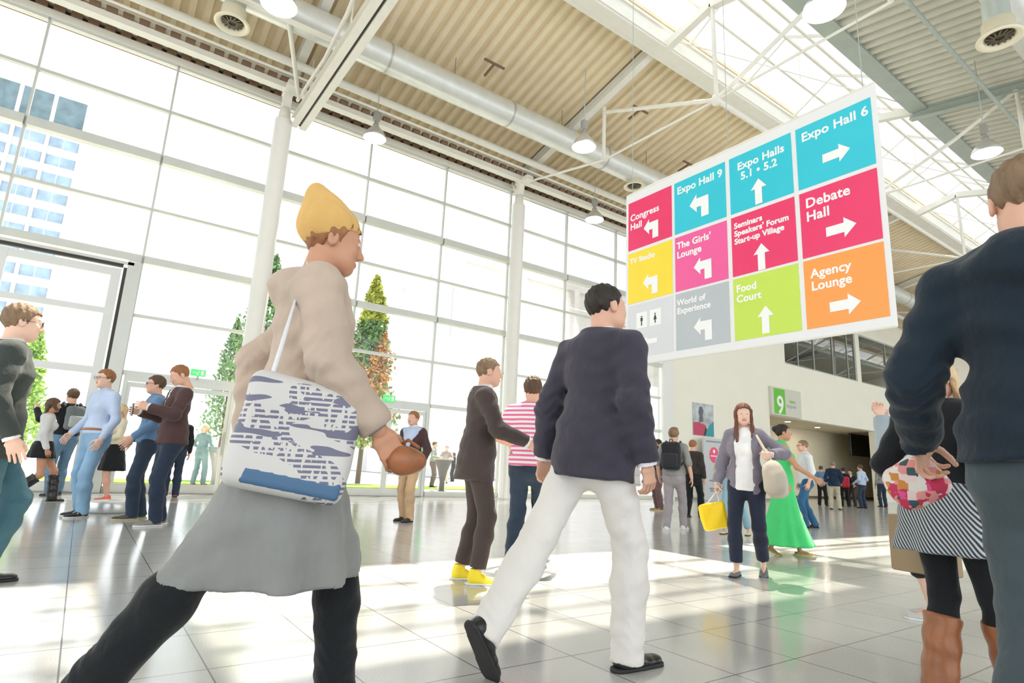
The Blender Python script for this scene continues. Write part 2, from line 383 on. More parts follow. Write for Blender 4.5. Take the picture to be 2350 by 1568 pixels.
# skylight
r = empty('skylight', (0, 7.1, ZS)); SX0, SX1 = X0, X1
def LL(y, z): return y-7.1, z-ZS
for s_, (yo, yi) in (('left', (YL, YL-0.38)), ('right', (YR, YR+0.36))):
    a, bb = sorted((yo-7.1, yi-7.1)); e = 0.02 if yi < yo else -0.02
    mb = MB().box(SX0, SX1, a, bb, -0.06, 0.0).box(SX0, SX1, (yi-7.1)-0.03, (yi-7.1)+0.03, 0.0, 0.42).box(SX0, SX1, (yo-7.1)-0.05, (yo-7.1)+0.05, -0.07, 0.5)
    mb.build('curb_beam', STEEL if s_ == 'left' else STEELG, r)
RZ = 0.42; RT = 1.15
bars = MB(); x = SX0+0.35
k = 0
while x < SX1:
    w = 0.045
    bars.bar((x, YL-0.42-7.1, RZ), (x, 0, RT), w, 0.07); bars.bar((x, YR+0.42-7.1, RZ), (x, 0, RT), w, 0.07)
    x += 2.4667; k += 1
for f in (0.0, 0.55):
    for sg, yy in ((1, YL-0.42-7.1), (-1, YR+0.42-7.1)):
        bars.bar((SX0, yy*(1-f), RZ+(RT-RZ)*f), (SX1, yy*(1-f), RZ+(RT-RZ)*f), 0.06, 0.07)
bars.bar((SX0, 0, RT), (SX1, 0, RT), 0.07, 0.08)
bars.build('glazing_bars', STEEL, r)
for yy in (YL-0.42-7.1, YR+0.42-7.1):
    MB().add([(SX0, yy, RZ+0.06), (SX1, yy, RZ+0.06), (SX1, 0, RT+0.06), (SX0, 0, RT+0.06)], [[0, 1, 2, 3]]).build('pane', SKYGLASS, r)
tie = MB(); x = 4.0
for j in range(9):
    xx = -4.4+j*7.4
    tie.bar((xx, YL-0.42-7.1, 0.25), (xx+7.1, YR+0.42-7.1, 0.25), 0.022); tie.bar((xx+3.7, 0.0, 1.0), (xx+3.7, 0.0, 0.2), 0.03)
tie.build('wind_bracing', STEEL, r)
o = r; tag(o, None, None, None, 'structure'); r.name = 'window_roof'

# round ducts
def duct(y, z, rad, x0, x1, label):
    r = empty('air_duct', (0, y, z))
    MB().tube([(x0, 0, 0), (x1, 0, 0)], rad, 40).build('pipe', DUCT, r)
    x = x0+0.7
    while x < x1:
        MB().tube([(x-0.025, 0, 0), (x+0.025, 0, 0)], rad+0.012, 40).build('joint_ring', mat('duct_ring', (0.5, 0.49, 0.45), 0.4, 0.5), r)
        for e in (-1, 1): MB().tube([(x+1.7, e*rad*.7, rad*.7), (x+1.7, e*rad*.7, 0.75)], 0.008, 6).build('hanger', FILL, r)
        x += 3.55
    tag(r, label, 'duct')
struct(MB().box(X0, X1, D+0.09, D+0.2, 9.72, 10.28).build('trim_2', FILL))
duct(12.0, 10.30, 0.35, X0, X1, 'large pale round air duct under the roof on the window side')
duct(2.45, 10.05, 0.38, X0, X1, 'pale blue-grey round air duct at the top right corner')
def vent(x, y, z, top, label):
    r = empty('swirl_diffuser', (x, y, z))
    MB().tube([(0, 0, 0.22), (0, 0, top)], 0.20, 24).build('neck', mat('duct_blue_grey', (0.55, 0.60, 0.57), 0.4, 0.4), r)
    MB().lathe([(0.2, 0.35), (0.24, 0.33), (0.24, 0.12), (0.26, 0.10), (0.34, 0.02), (0.34, 0.0), (0.30, -0.01), (0.24, 0.02), (0.22, 0.06), (0, 0.06)], n=32).build('face_ring', mat('cream_diffuser', (0.78, 0.72, 0.55), 0.45), r)
    mb = MB()
    for k in range(14):
        t = 2*PI*k/14; mb.bar((0.07*math.cos(t), 0.07*math.sin(t), 0.03), (0.20*math.cos(t+0.35), 0.20*math.sin(t+0.35), 0.03), 0.03, 0.02)
    mb.disc((0, 0, 0.055), 0.21, up=False); mb.build('vanes', mat('dark_vanes', (0.10, 0.08, 0.05), 0.5), r)
    tag(r, label, 'air vent')
p = on_y(535, 50, 11.9); vent(p[0], 12.0, p[2], 0.75, 'cream swirl air vent hanging from the duct at the top left')
p = on_y(2295, 90, 2.45); vent(p[0], p[1], p[2], 0.75, 'cream swirl air vent under the blue-grey duct at the top right')
p = on_y(1456, 430, 12.0); vent(p[0], p[1], p[2], 0.6, 'pale air vent peeking above the top left corner of the sign banner')

# high-bay lamps
LAMPG = mat('lamp_glass_lit', (0.95, 0.93, 0.88), 0.3, emit=(1.0, 0.93, 0.80), estr=9.0)
LAMPR = mat('lamp_reflector', (0.66, 0.67, 0.65), 0.25, 0.6)
def lamp(px_, py_, y, sc, label, big=1.0):
    p = on_y(px_, py_, y); r = empty('high_bay_lamp', (p[0], p[1], p[2]))
    MB().lathe([(0.30*big, 0.0), (0.30*big, 0.02), (0.285*big, 0.07), (0.23*big, 0.17), (0.15*big, 0.26), (0.09*big, 0.33), (0.075*big, 0.40), (0.0, 0.41)], n=36).build('reflector', LAMPR, r)
    MB().lathe([(0.295*big, 0.0), (0.24*big, -0.025), (0.12*big, -0.045), (0, -0.05)], n=36).build('lens', LAMPG, r)
    MB().tube([(0, 0, 0.40), (0, 0, 0.5)], 0.05, 14).rbox(-0.085, 0.085, -0.07, 0.07, 0.48, 0.74, 0.02).build('ballast', mat('lamp_ballast', (0.35, 0.34, 0.31), 0.5, 0.3), r)
    MB().tube([(0, 0, 0.74), (0, 0, roofz(y)-p[2]-0.03)], 0.012, 8).build('cable', STEELG, r)
    tag(r, label, 'lamp', 'high bay lamps under the roof')
lamp(860, 318, 13.2, 1, 'lit high-bay lamp in front of the tall windows, the one right of the first column', 0.95)
lamp(1364, 505, 13.2, 1, 'lit high-bay lamp left of the Congress Hall panel')
lamp(1340, 338, 10.0, 1, 'brightly lit high-bay lamp hanging below the round duct, above the striped-shirt man')
lamp(640, 12, 10.0, 1, 'high-bay lamp cut by the top edge, left of the wide double beam', 1.05)
lamp(1891, 22, 3.85, 1, 'high-bay lamp cut by the top edge, beside the skylight', 1.05)
lamp(2265, 352, 3.85, 1, 'silver high-bay lamp with visible bell above the man in the dark hoodie', 1.0)
# right-hand sprinkler pipe
p = (0, 3.74)
t = MB().tube([(X0, p[1], 10.2), (X1, p[1], 10.2)], 0.045, 10).build('sprinkler_pipe', STEELG); tag(t, 'slim grey pipe running diagonally across the right-hand ceiling', 'pipe')

# ------------------------------------------------------------------ window wall
XM = [0.44+2.41*k for k in range(-6, 8)]       # mullions
ZT = [(0.0, 0.14, .07), (2.40, 2.50, .07), (3.65, 3.72, .05), (4.84, 5.0, .12), (6.07, 6.13, .05), (7.20, 7.40, .14), (8.48, 8.55, .05), (9.66, 9.76, .08)]
for i, (xa, xb) in enumerate(zip(XM[:-1], XM[1:])):
    fr = MB(); xb_ = min(xb, 17.36)
    fr.box(xa-0.022, xa+0.022, D-0.04, D+0.05, 0, 9.75)
    for z0, z1, dp in ZT:
        if i == 5 and 0 < z0 < 4.8: continue
        fr.box(xa+0.022, xb_-0.022, D-dp, D+0.05, z0, z1)
    w_ = struct(fr.build('window_%d' % (i+1), ALU if i < 99 else STEEL))
    g = MB(); zs = [0.14, 2.40, 2.50, 3.65, 3.72, 4.84, 5.0, 6.07, 6.13, 7.2, 7.4, 8.48, 8.55, 9.66]
    for q in range(0, 14, 2):
        if i == 5 and q < 6: continue
        g.box(xa+0.02, xb_-0.02, D, D+0.012, zs[q], zs[q+1])
    g.build('pane', GLASS, w_)
# big sliding gate frame at the left (bay -1.97 .. 0.44)
gx0, gx1 = -1.93, 0.10
g = MB(); yq = D-0.10
g.box(gx0, gx0+0.17, yq, D, 0.02, 4.62); g.box(gx1-0.17, gx1, yq, D, 0.02, 4.62); 
for z0_, z1_ in ((4.45, 4.61), (3.62, 3.74), (2.36, 2.50), (0.03, 0.22)): g.box(gx0+.17, gx1-.17, yq+.004, D-.004, z0_, z1_)
go = struct(g.build('door_1', mat('light_gate_frame', (0.70, 0.71, 0.69), 0.4, 0.1)))
MB().box(gx0+0.1, gx1-0.1, D-0.05, D-0.04, 0.15, 4.5).build('pane', GLASS, go)
MB().box(gx0, gx1+0.02, D-0.12, D-0.02, 4.66, 4.72).box(gx1+0.03, gx1+0.09, D-0.11, D-0.02, 0, 4.66).build('gap_shade', DARK, go)  # dark strips stand in for the shade in the gaps around the gate
MB().box(gx1+0.09, 0.44, D-0.16, D+0.03, 0, 4.80).build('post', ALU, go)
MB().box(gx0, 0.3, D-0.16, D-0.08, 4.72, 4.78).build('track_rail', ALU, go)
# glazed doors in the lowest row
def door(n, xa, xb, leafs):
    f = MB(); f.box(xa, xb, D-0.12, D-0.02, 2.28, 2.40); f.box(xa, xa+0.07, D-0.12, D-0.02, 0, 2.28); f.box(xb-0.07, xb, D-0.12, D-0.02, 0, 2.28)
    do = struct(f.build('door_%d' % n, ALU)); w = (xb-xa-0.14)/leafs
    for k in range(leafs):
        a = xa+0.07+k*w; l = MB(); l.box(a, a+0.07, D-0.10, D-0.05, 0.02, 2.26); l.box(a+w-0.07, a+w, D-0.10, D-0.05, 0.02, 2.26); l.box(a+.07, a+w-.07, D-0.098, D-0.052, 0.02, 0.2); l.box(a+.07, a+w-.07, D-0.098, D-0.052, 2.16, 2.26)
        l.build('leaf', ALU, do)
        MB().tube([(a+w-0.035 if k == 0 else a+0.035, D-0.16, 0.85), (a+w-0.035 if k == 0 else a+0.035, D-0.16, 1.35)], 0.015, 8).build('handle', STEELG, do)
door(2, 0.50, 2.66, 1); door(3, 5.32, 7.62, 2)
struct(MB().box(X0, 17.36, D-0.2, D-0.12, 0, 0.012).build('trim_1', mat('floor_channel', (0.30, 0.29, 0.27), 0.5, 0.4)))

# emergency exit signs (green with white running figure and door)
EXG = mat('exit_green', (0.05, 0.60, 0.12), 0.4, emit=(0.1, 0.9, 0.2), estr=0.6); WHITE = mat('print_white', (0.9, 0.9, 0.9), 0.5)
def exit_sign(x, y, z, w, label):
    r = empty('exit_sign', (x, y, z)); h = w*0.5
    MB().rbox(-w/2, w/2, -0.02, 0.02, -h/2, h/2, 0.005).build('case', EXG, r)
    mb = MB(); yy = -0.022
    mb.box(w*.18, w*.36, yy-.002, yy, -h*.34, h*.34); mb.box(-w*.38, -w*.12, yy-.002, yy, -h*.06, h*.06); mb.box(-w*.02, w*.04, yy-.002, yy, -h*.05, h*.28); mb.box(-w*.08, w*.02, yy-.002, yy, -h*.34, h*.0); mb.box(w*.0, w*.12, yy-.002, yy, h*.1, h*.18)
    mb.build('pictogram', WHITE, r); MB().box(-.02, .02, -.01, .01, 2.46-z, -h/2).build('bracket', STEELG, r); tag(r, label, 'sign')
p = on_y(893, 915, D-0.08); exit_sign(p[0], p[1], p[2], 0.34, 'green exit sign above the glass door, under the tall tree')
p = on_y(455, 856, D-0.08); exit_sign(p[0], p[1], p[2], 0.30, 'green exit sign above the door behind the man in the dark brown jacket')
p = on_y(976, 1040, D-0.15); o = MB().box(-0.06, 0.06, -0.01, 0.01, -0.14, 0.14).build('door_sign', EXG, loc=(p[0], p[1], p[2])); tag(o, 'small upright green sign on the door frame beside the man with tan trousers', 'sign')

# ------------------------------------------------------------------ writing
def text_mesh(body, size, bold=0.0, spacing=1.0, align='LEFT', line=1.0):
    cu = bpy.data.curves.new('txt', 'FONT'); cu.body = body; cu.size = size; cu.offset = bold; cu.space_character = spacing; cu.space_line = line
    cu.align_x = align; cu.align_y = 'TOP'; cu.extrude = 0.0015; cu.resolution_u = 4
    o = bpy.data.objects.new('txt', cu); COL.objects.link(o)
    dg = bpy.context.evaluated_depsgraph_get(); dg.update()
    me = bpy.data.meshes.new_from_object(o.evaluated_get(dg), depsgraph=dg)
    bpy.data.objects.remove(o); bpy.data.curves.remove(cu)
    return me
def text_obj(name, body, size, m, parent, loc, rot, **kw):
    me = text_mesh(body, size, **kw); me.materials.clear(); me.materials.append(m)
    o = bpy.data.objects.new(name, me); COL.objects.link(o); o.parent = parent
    o.matrix_local = Matrix.Translation(loc) @ rot
    return o
RX = Matrix(((0, 0, -1, 0), (-1, 0, 0, 0), (0, 1, 0, 0), (0, 0, 0, 1)))      # faces -X, reads towards -Y
RY_ = Matrix(((1, 0, 0, 0), (0, 0, -1, 0), (0, 1, 0, 0), (0, 0, 0, 1)))      # faces -Y, reads towards +X

# ------------------------------------------------------------------ the hanging banner, facing -X
BX = 7.5; BL, BR, BT, BB = 7.14, 2.83, 5.92, 2.70
ban = empty('sign_banner', (BX, (BL+BR)/2, BB))
def Bp(y, z, dx=0.0): return (dx, y-(BL+BR)/2, z-BB)
SHEET = mat('white_banner_vinyl', (0.84, 0.84, 0.85), 0.45, 0, 0.03, 6, 0.01, 2)
# softly rippled sheet with real thickness
V = []; F = []; ny, nz = 44, 30
for side, dx in ((0, 0.004), (1, 0.012)):
    for j in range(nz+1):
        for i in range(ny+1):
            y = BL+(BR-BL)*i/ny; z = BB+(BT-BB)*j/nz
            V.append(Bp(y, z, dx))
n1_ = (ny+1)*(nz+1)
for j in range(nz):
    for i in range(ny):
        a = j*(ny+1)+i; F.append([a, a+1, a+ny+2, a+ny+1]); a += n1_; F.append([a, a+ny+1, a+ny+2, a+1])
for i in range(ny): F.append([i, i+n1_, i+1+n1_, i+1]); a = nz*(ny+1)+i; F.append([a, a+1, a+1+n1_, a+n1_])
for j in range(nz): a = j*(ny+1); F.append([a, a+ny+1, a+ny+1+n1_, a+n1_]); a += ny; F.append([a, a+n1_, a+ny+1+n1_, a+ny+1])
MB().add(V, F).build('sheet', SHEET, ban)
MB().tube([Bp(BL-0.02, BT, 0.01), Bp(BR+0.02, BT, 0.01)], 0.018, 10).build('top_rail', STEEL, ban)
MB().tube([Bp(BL-0.01, BB, 0.01), Bp(BR+0.01, BB, 0.01)], 0.014, 10).build('bottom_rail', STEEL, ban)
for y in (BL-0.15, BR+0.15, (BL+BR)/2): MB().tube([Bp(y, BT, 0.01), Bp(y, roofz(y)+ (0.0 if y > YL or y < YR else 0), 0.01)], 0.006, 6).build('cable', STEELG, ban)
PC = {'red': (0.86, 0.045, 0.16), 'cyan': (0.03, 0.58, 0.72), 'yellow': (0.98, 0.74, 0.05), 'pink': (0.90, 0.12, 0.36), 'grey': (0.50, 0.54, 0.57), 'green': (0.58, 0.77, 0.10), 'orange': (0.97, 0.36, 0.08), 'light': (0.72, 0.73, 0.76)}
PM = {k: mat('banner_'+k, v, 0.32, 0, 0, 30, 0.02, 2, spec=0.45) for k, v in PC.items()}
cols = [(7.08, 6.09), (6.03, 5.04), (4.965, 3.965), (3.895, 2.9)]; rows = [(5.74, 4.81), (4.75, 3.81), (3.77, 2.83)]
def poly(mb, pts, yc, zc, s, th=0.0015):
    V = [Bp(yc-px_*s, zc+py_*s, -0.0045) for px_, py_ in pts]; V2 = [Bp(yc-px_*s, zc+py_*s, -0.0045-th) for px_, py_ in pts]; n = len(pts)
    mb.add(V+V2, [list(range(n)), [2*n-1-i for i in range(n)]]+[[i, i+n, (i+1) % n+n, (i+1) % n] for i in range(n)])
ARR = {'up': [(-.16, -.5), (.12, -.5), (.12, .12), (.3, .12), (0, .5), (-.32, .12), (-.16, .12)][::1],
       'right': [(-.5, -.17), (.1, -.17), (.1, -.36), (.5, 0.02), (.1, .36), (.1, .17), (-.5, .17)],
       'left': [(.42, -.5), (.42, .32), (-.12, .32), (-.12, .5), (-.45, .12), (-.12, -.24), (-.12, -.04), (.08, -.04), (.08, -.5)]}
LB = mat('banner_lettering_white', (0.93, 0.93, 0.93), 0.4)
SPEC = [(0, 0, 'red', 'Congress\nHall', .155, (.05, .23), 'left', (.54, .28), .38, 'red Congress Hall panel'),
        (1, 0, 'cyan', 'Expo Hall 9', .165, (.06, .08), 'left', (.50, .36), .42, None),
        (2, 0, 'cyan', 'Expo Halls\n 5.1 \u2022 5.2', .155, (.14, .11), 'up', (.48, .22), .40, None),
        (3, 0, 'cyan', 'Expo Hall 6', .165, (.08, .08), 'right', (.53, .33), .36, None),
        (0, 1, 'yellow', 'TV Studio', .125, (.05, .09), 'left', (.52, .27), .38, None),
        (1, 1, 'pink', "The Girls'\nLounge", .145, (.04, .08), 'left', (.54, .28), .38, None),
        (2, 1, 'red', "Seminars\nSpeakers' Forum\nStart-up Village", .112, (.05, .09), 'up', (.48, .20), .40, None),
        (3, 1, 'red', 'Debate\nHall', .175, (.08, .08), 'right', (.52, .28), .38, None),
        (1, 2, 'grey', 'World of\nExperience', .125, (.03, .09), 'left', (.52, .28), .38, None),
        (2, 2, 'green', 'Food\nCourt', .14, (.05, .09), 'up', (.50, .24), .40, None),
        (3, 2, 'orange', 'Agency\nLounge', .155, (.09, .12), 'right', (.50, .24), .38, None)]
for ci, ri, colr, txt, size, (tx, ty), arr, (ax, ay), asz, lab in SPEC:
    yl, yr = cols[ci]; zt, zb = rows[ri]
    mb = MB(); yc, zc = (yl+yr)/2, (zt+zb)/2; w, h = yl-yr, zt-zb
    q = MB().box(-0.0015, 0.003, yr-(BL+BR)/2, yl-(BL+BR)/2, zb-BB, zt-BB).build('panel', PM[colr], ban)
    for li, tl in enumerate(txt.split('\n')):
        text_obj('lettering', tl.strip(), size*1.1, LB, q, Vector(Bp(yl-tx-(.05 if tl.startswith(' ') else 0), zt-ty-li*size*1.12, -0.0035)), RX, bold=0.0045, spacing=1.03)
    a = MB(); poly(a, ARR[arr], yl-ax, zb+ay, asz); a.build('arrow', LB, q)
# toilets field at the lower left: light grey with two pictograms and an arrow
yl, yr = cols[0]; zt, zb = rows[2]
q = MB().box(-0.0015, 0.003, yr-(BL+BR)/2, yl-(BL+BR)/2, zb-BB, zt-BB).build('panel', PM['light'], ban)
for k, yy in enumerate((yl-0.32, yl-0.62)):
    MB().box(-0.004, -0.0015, yy-0.12-(BL+BR)/2, yy+0.12-(BL+BR)/2, zb+0.50-BB, zb+0.78-BB).build('pictogram_tile', LB, q)
    a = MB(); body = [(-.05, -.5), (.05, -.5), (.05, -.1), (.12, -.1), (.12, .2), (-.12, .2), (-.12, -.1), (-.05, -.1)] if k == 0 else [(-.05, -.5), (.05, -.5), (.05, -.2), (.17, -.2), (.05, .2), (-.05, .2), (-.17, -.2), (-.05, -.2)]
    poly(a, body, yy, zb+0.64, 0.2, 0.003); poly(a, [(.07*math.cos(t), .3+.07*math.sin(t)) for t in np.linspace(0, 2*PI, 10)[:-1]], yy, zb+0.64, 0.2, 0.003)
    a.build('pictogram', DARK, q)
a = MB(); poly(a, [(.5, -.12), (.5, .12), (-.1, .12), (-.1, .25), (-.5, 0), (-.1, -.25), (-.1, -.12)], yl-0.48, zb+0.24, 0.36); a.build('arrow', LB, q)
tag(ban, 'large hanging white banner of coloured direction panels with white arrows', 'sign banner')

# ------------------------------------------------------------------ hall 9 entrance
r = empty('hall_sign', (OX0, D, OZ))
MB().box(0.0, 2.5, -0.12, 0, 0.02, 1.28).build('board', mat('sign_board_grey', (0.66, 0.66, 0.57), 0.5), r)
gp = MB().box(0.22, 1.12, -0.127, -0.12, 0.08, 1.22).build('panel', mat('hall_green', (0.12, 0.55, 0.02), 0.45), r)
text_obj('lettering', '9', 1.15, LB, gp, Vector((0.42, -0.129, 1.02)), RY_, bold=0.02)
t1 = text_obj('lettering', 'here', 0.26, mat('hall_green', (0, 0, 0)), r, Vector((1.50, -0.124, 0.86)), RY_, bold=0.004)
t1 = text_obj('lettering', 'happens', 0.26, STEELG, r, Vector((1.22, -0.124, 0.64)), RY_, bold=0.004)
tag(r, 'green and grey hall sign with a white 9 above the entrance', 'sign')
r = empty('wall_poster', (19.2, D, 2.46)); W_, H_ = 1.3, 1.27
MB().box(0, W_, -0.03, 0, 0, H_).build('sheet', mat('poster_grey', (0.48, 0.52, 0.55), 0.5, 0, 0, 30, 0.35, 2.5), r)
def flat(mb, pts, y=-0.033, th=0.003):
    n = len(pts); mb.add([(a, y, b_) for a, b_ in pts]+[(a, y+th, b_) for a, b_ in pts], [list(range(n)), [2*n-1-i for i in range(n)]]+[[i, i+n, (i+1) % n+n, (i+1) % n] for i in range(n)]); return mb
flat(MB(), [(0, 0.0), (0.62, 0.0), (0.8, 0.42), (0.3, 0.52), (0, 0.48)]).build('print_red', mat('poster_red', (0.55, 0.05, 0.12), 0.5), r)
flat(MB(), [(0.75, 0.0), (W_, 0.0), (W_, 0.62), (1.0, 0.42), (0.85, 0.25)]).build('print_teal', mat('poster_teal', (0.02, 0.32, 0.38), 0.5), r)
flat(MB(), [(0.35, 0.5), (0.62, 0.55), (0.60, 0.8), (0.66, 1.0), (0.55, 1.15), (0.4, 1.12), (0.33, 0.9), (0.4, 0.75)], -0.034).build('print_figure', mat('poster_dark', (0.12, 0.13, 0.15), 0.5), r)
flat(MB(), [(0.62, 0.0), (0.75, 0.0), (0.85, 0.25), (0.78, 0.38)], -0.036).build('print_black', mat('poster_black', (0.03, 0.03, 0.035), 0.5), r)
tag(r, 'grey poster with red and teal shapes on the cream wall', 'poster')
r = empty('floor_sign', (19.35, D-0.35, 0)); sw = 1.35
MB().rbox(0, sw, -0.04, 0.04, 0.02, 2.36, 0.01).box(-0.05, sw+0.05, -0.2, 0.2, 0, 0.025).build('board', mat('totem_grey', (0.60, 0.62, 0.64), 0.5), r)
def circ(cx, cz, rad, y=-0.043): return flat(MB(), [(cx+rad*math.cos(t), cz+rad*1.0*math.sin(t)) for t in np.linspace(0, 2*PI, 25)[:-1]], y)
circ(.62, 1.72, .30).build('logo_red', PM['red'], r); circ(.62, 1.86, .07, -.046).build('logo_dot', LB, r); flat(MB(), [(.40, 1.66), (.84, 1.66), (.84, 1.70), (.40, 1.70)], -.046).build('logo_bar', LB, r)
circ(.70, 1.13, .16).build('logo_yellow', mat('logo_yellow', (.75, .50, .05), .5), r); circ(1.08, 1.12, .16).build('logo_blue', mat('logo_blue_grey', (.12, .17, .22), .5), r)
ln_ = MB()
for a, bb, z in ((.15, 1.2, 2.2), (.62, 1.2, .90), (.3, 1.1, .72), (.3, 1.15, .42), (.35, 1.0, .34)):
    x = a
    while x < bb: ln_.box(x, x+.07, -.043, -.04, z, z+.06); x += .10
ln_.build('lettering', mat('print_grey', (.22, .23, .25), .6), r)
tag(r, 'white-grey floor sign with a red circle logo below the wall poster', 'sign')
# hanging television
p0 = on_y(1950, 1012, 16.2); p1 = on_y(2008, 1042, 16.2)
r = empty('television', ((p0[0]+p1[0])/2, 16.2, (p0[2]+p1[2])/2+0.1)); hw, hh = (p1[0]-p0[0])/2, 0.62
MB().rbox(-hw, hw, -0.05, 0.05, -hh, hh, 0.02).build('screen', mat('tv_black', (0.008, 0.008, 0.008), 0.25), r)
MB().box(-hw+0.05, hw-0.05, -0.053, -0.05, -hh+.05, hh-.05).build('display', mat('tv_panel', (0.005, 0.005, 0.006), 0.15), r)
MB().tube([(0, 0, hh), (0, 0, OZ-r.location[2])], 0.05, 10).build('mount_pole', STEELG, r)
tag(r, 'black flat screen television hanging in the entrance recess', 'television')
for i, (px_, py_) in enumerate(((1808, 968), (1876, 981))):
    p = on_z(px_, py_, OZ-0.005); r = empty('downlight', (p[0], p[1], OZ))
    MB().lathe([(0.17, 0.0), (0.17, -0.02), (0.13, -0.02), (0.13, 0.0)], n=20).build('trim_ring', STEEL, r)
    MB().disc((0, 0, -0.012), 0.13, 20, up=False).build('lens', mat('downlight_lit', (.95, .93, .88), .3, emit=(1.0, .90, .72), estr=110.0), r)
    tag(r, ['round ceiling downlight just above the head of the woman in green', 'round ceiling downlight in the middle of the recess ceiling'][i], 'lamp', 'downlights in the entrance recess')
# low round steel drum by the group at the left
p = on_z(245, 1176); r = empty('plinth', (p[0], p[1], 0))
MB().lathe([(0, 0), (0.27, 0), (0.285, 0.03), (0.285, 0.14), (0.27, 0.16), (0.24, 0.16), (0.24, 0.15), (0.0, 0.15)], n=36).build('drum', mat('brushed_steel', (0.72, 0.73, 0.72), 0.28, 0.6), r)
tag(r, 'low round pale steel plinth between the men standing at the left', 'plinth')

# ================================================================== OUTSIDE
struct(MB().box(-150, 220, D+3.7, 260, -0.25, -0.03).box(-150, OX0-1.2, D+0.05, D+3.7, -0.25, -0.03).build('ground', mat('pale_paving', (0.62, 0.61, 0.59), 0.8, 0, 0.1, 3, 0.05, 1)))
V = []; F = []
GR = mat('lawn_green', (0.18, 0.36, 0.03), 0.9, 0, 0.6, 60, 0.25, 3)
g = MB().box(-12, 19.5, 19.6, 22.0, -0.03, 0.0).build('lawn', GR); tag(g, 'strip of green lawn outside the window wall', 'grass', None, 'stuff')
# tower
TX1, TY, TZ = -8.0, 120.0, 61.6
r = empty('tower_block', (TX1, TY, 0))
MB().box(-34, 0, 0, 22, 0, TZ).box(-34, 0.15, -0.3, 22, TZ-1.4, TZ).build('wall', mat('tower_white', (0.66, 0.66, 0.67), 0.8), r)
DG = mat('tower_dark_glass', (0.10, 0.16, 0.19), 0.25, 0, 0, 30, 0.3, 0.6); BG = mat('tower_blue_glass', (0.26, 0.36, 0.47), 0.25, 0, 0, 30, 0.25, 0.5)
for k in range(5):
    x1 = -0.6-k*4.6; MB().box(x1-4.0, x1, -0.08, 0.1, TZ-7.4, TZ-2.0).build('window', DG, r)
for f in range(14):
    z = TZ-11.3-f*3.25
    for k in range(5):
        x1 = -0.6-k*4.6
        if f > 9: continue
        MB().box(x1-1.95, x1, -0.08, 0.1, z, z+1.75).box(x1-4.0, x1-2.1, -0.08, 0.1, z, z+1.75).build('window', BG, r)
pb = MB()
for k in range(6): pb.box(-0.5-k*4.6, 0.05-k*4.6, -0.5, 0, 0, TZ-8)
pb.build('pier', mat('tower_pier', (0.5, 0.5, 0.52), 0.8), r)
tag(r, 'white office tower with blue window bands behind the upper left panes', 'building')
# pale building behind the tree
r = empty('pale_building', (20, 35, 0))
MB().box(0, 45, 0, 42, 0, 15.7).box(-0.25, 45, -0.25, 42, 15.2, 15.9).build('wall', mat('pale_facade', (0.66, 0.64, 0.66), 0.8, 0, 0, 30, 0.02, 0.3), r)
pl = MB()
for k in range(9): pl.box(-0.35, 0, k*4.8-0.25, k*4.8+0.25, 0, 15.2)
for k in range(8): pl.box(k*5.4-0.25, k*5.4+0.25, -0.35, 0, 0, 15.2)
pl.build('pilaster', mat('pale_pilaster', (0.72, 0.70, 0.72), 0.8), r)
wm = mat('pale_window', (0.42, 0.44, 0.47), 0.5)
for k in range(6):
    MB().box(-0.03, 0.1, k*4.8+0.9, k*4.8+3.9, 9.8, 13.4).build('window', wm, r)
tag(r, 'long pale building beyond the lawn, behind the tall tree', 'building')
# trees
def tree(x, y, h, z0, rad, mats, label, n=3600, shape='cone', seed=1):
    rg = np.random.default_rng(seed); r = empty('tree', (x, y, -0.03))
    MB().tube([(0, 0, 0), (0.03, 0, z0+0.3), (0.0, 0.03, h*0.75)], [0.11, 0.085, 0.02], 10).build('trunk', mat('bark', (0.16, 0.11, 0.07), 0.9, 0, 0.5, 20), r)
    br = MB()
    for k in range(16):
        t = rg.uniform(0, 2*PI); zz = z0+(h-z0)*rg.uniform(0.0, 0.7); rr = rad*0.75*(1-(zz-z0)/(h-z0))
        br.tube([(0, 0, zz), (rr*math.cos(t), rr*math.sin(t), zz+0.5)], [0.03, 0.008], 6)
    br.build('branches', mat('bark', (0, 0, 0)), r)
    u = rg.uniform(0, 1, n)**0.8; zz = z0+(h-z0)*u; prof = np.minimum(1.0, (u*5+0.55))*(1-u)**0.75+0.03
    rr = rad*prof*np.sqrt(rg.uniform(0.1, 1, n)); th = rg.uniform(0, 2*PI, n)
    lump = 1+0.18*np.sin(3*th+zz*3)+0.12*np.sin(7*th-zz*5)
    C = np.stack([rr*lump*np.cos(th), rr*lump*np.sin(th), zz+rg.normal(0, .06, n)], 1)
    a = rg.normal(size=(n, 3)); a /= np.linalg.norm(a, axis=1)[:, None]; b_ = np.cross(a, rg.normal(size=(n, 3))); b_ /= np.linalg.norm(b_, axis=1)[:, None]
    s = rg.uniform(.06, .13, n)[:, None]
    V = np.concatenate([C-a*s, C-b_*s*.6+a*s*.1, C+a*s, C+b_*s*.6+a*s*.1], 0); idx = np.arange(n)
    F = np.stack([idx, idx+n, idx+2*n, idx+3*n], 1)
    k = len(mats); mi = np.zeros(n, int)
    if k > 1:
        band = (u+0.12*np.sin(th*2)); mi = np.where((band > 0.24) & (band < 0.56) & (rg.uniform(size=n) < .75), 1, np.where((band <= 0.22) & (rg.uniform(size=n) < .4), 1, np.where(u > .72, 2, 0)))
        mi = np.where((band < .25) & (C[:, 0] < .3) & (rg.uniform(size=n) < .6), 3, mi)
    link_mesh('foliage', V, F, mats, r, mi); tag(r, label, 'tree')
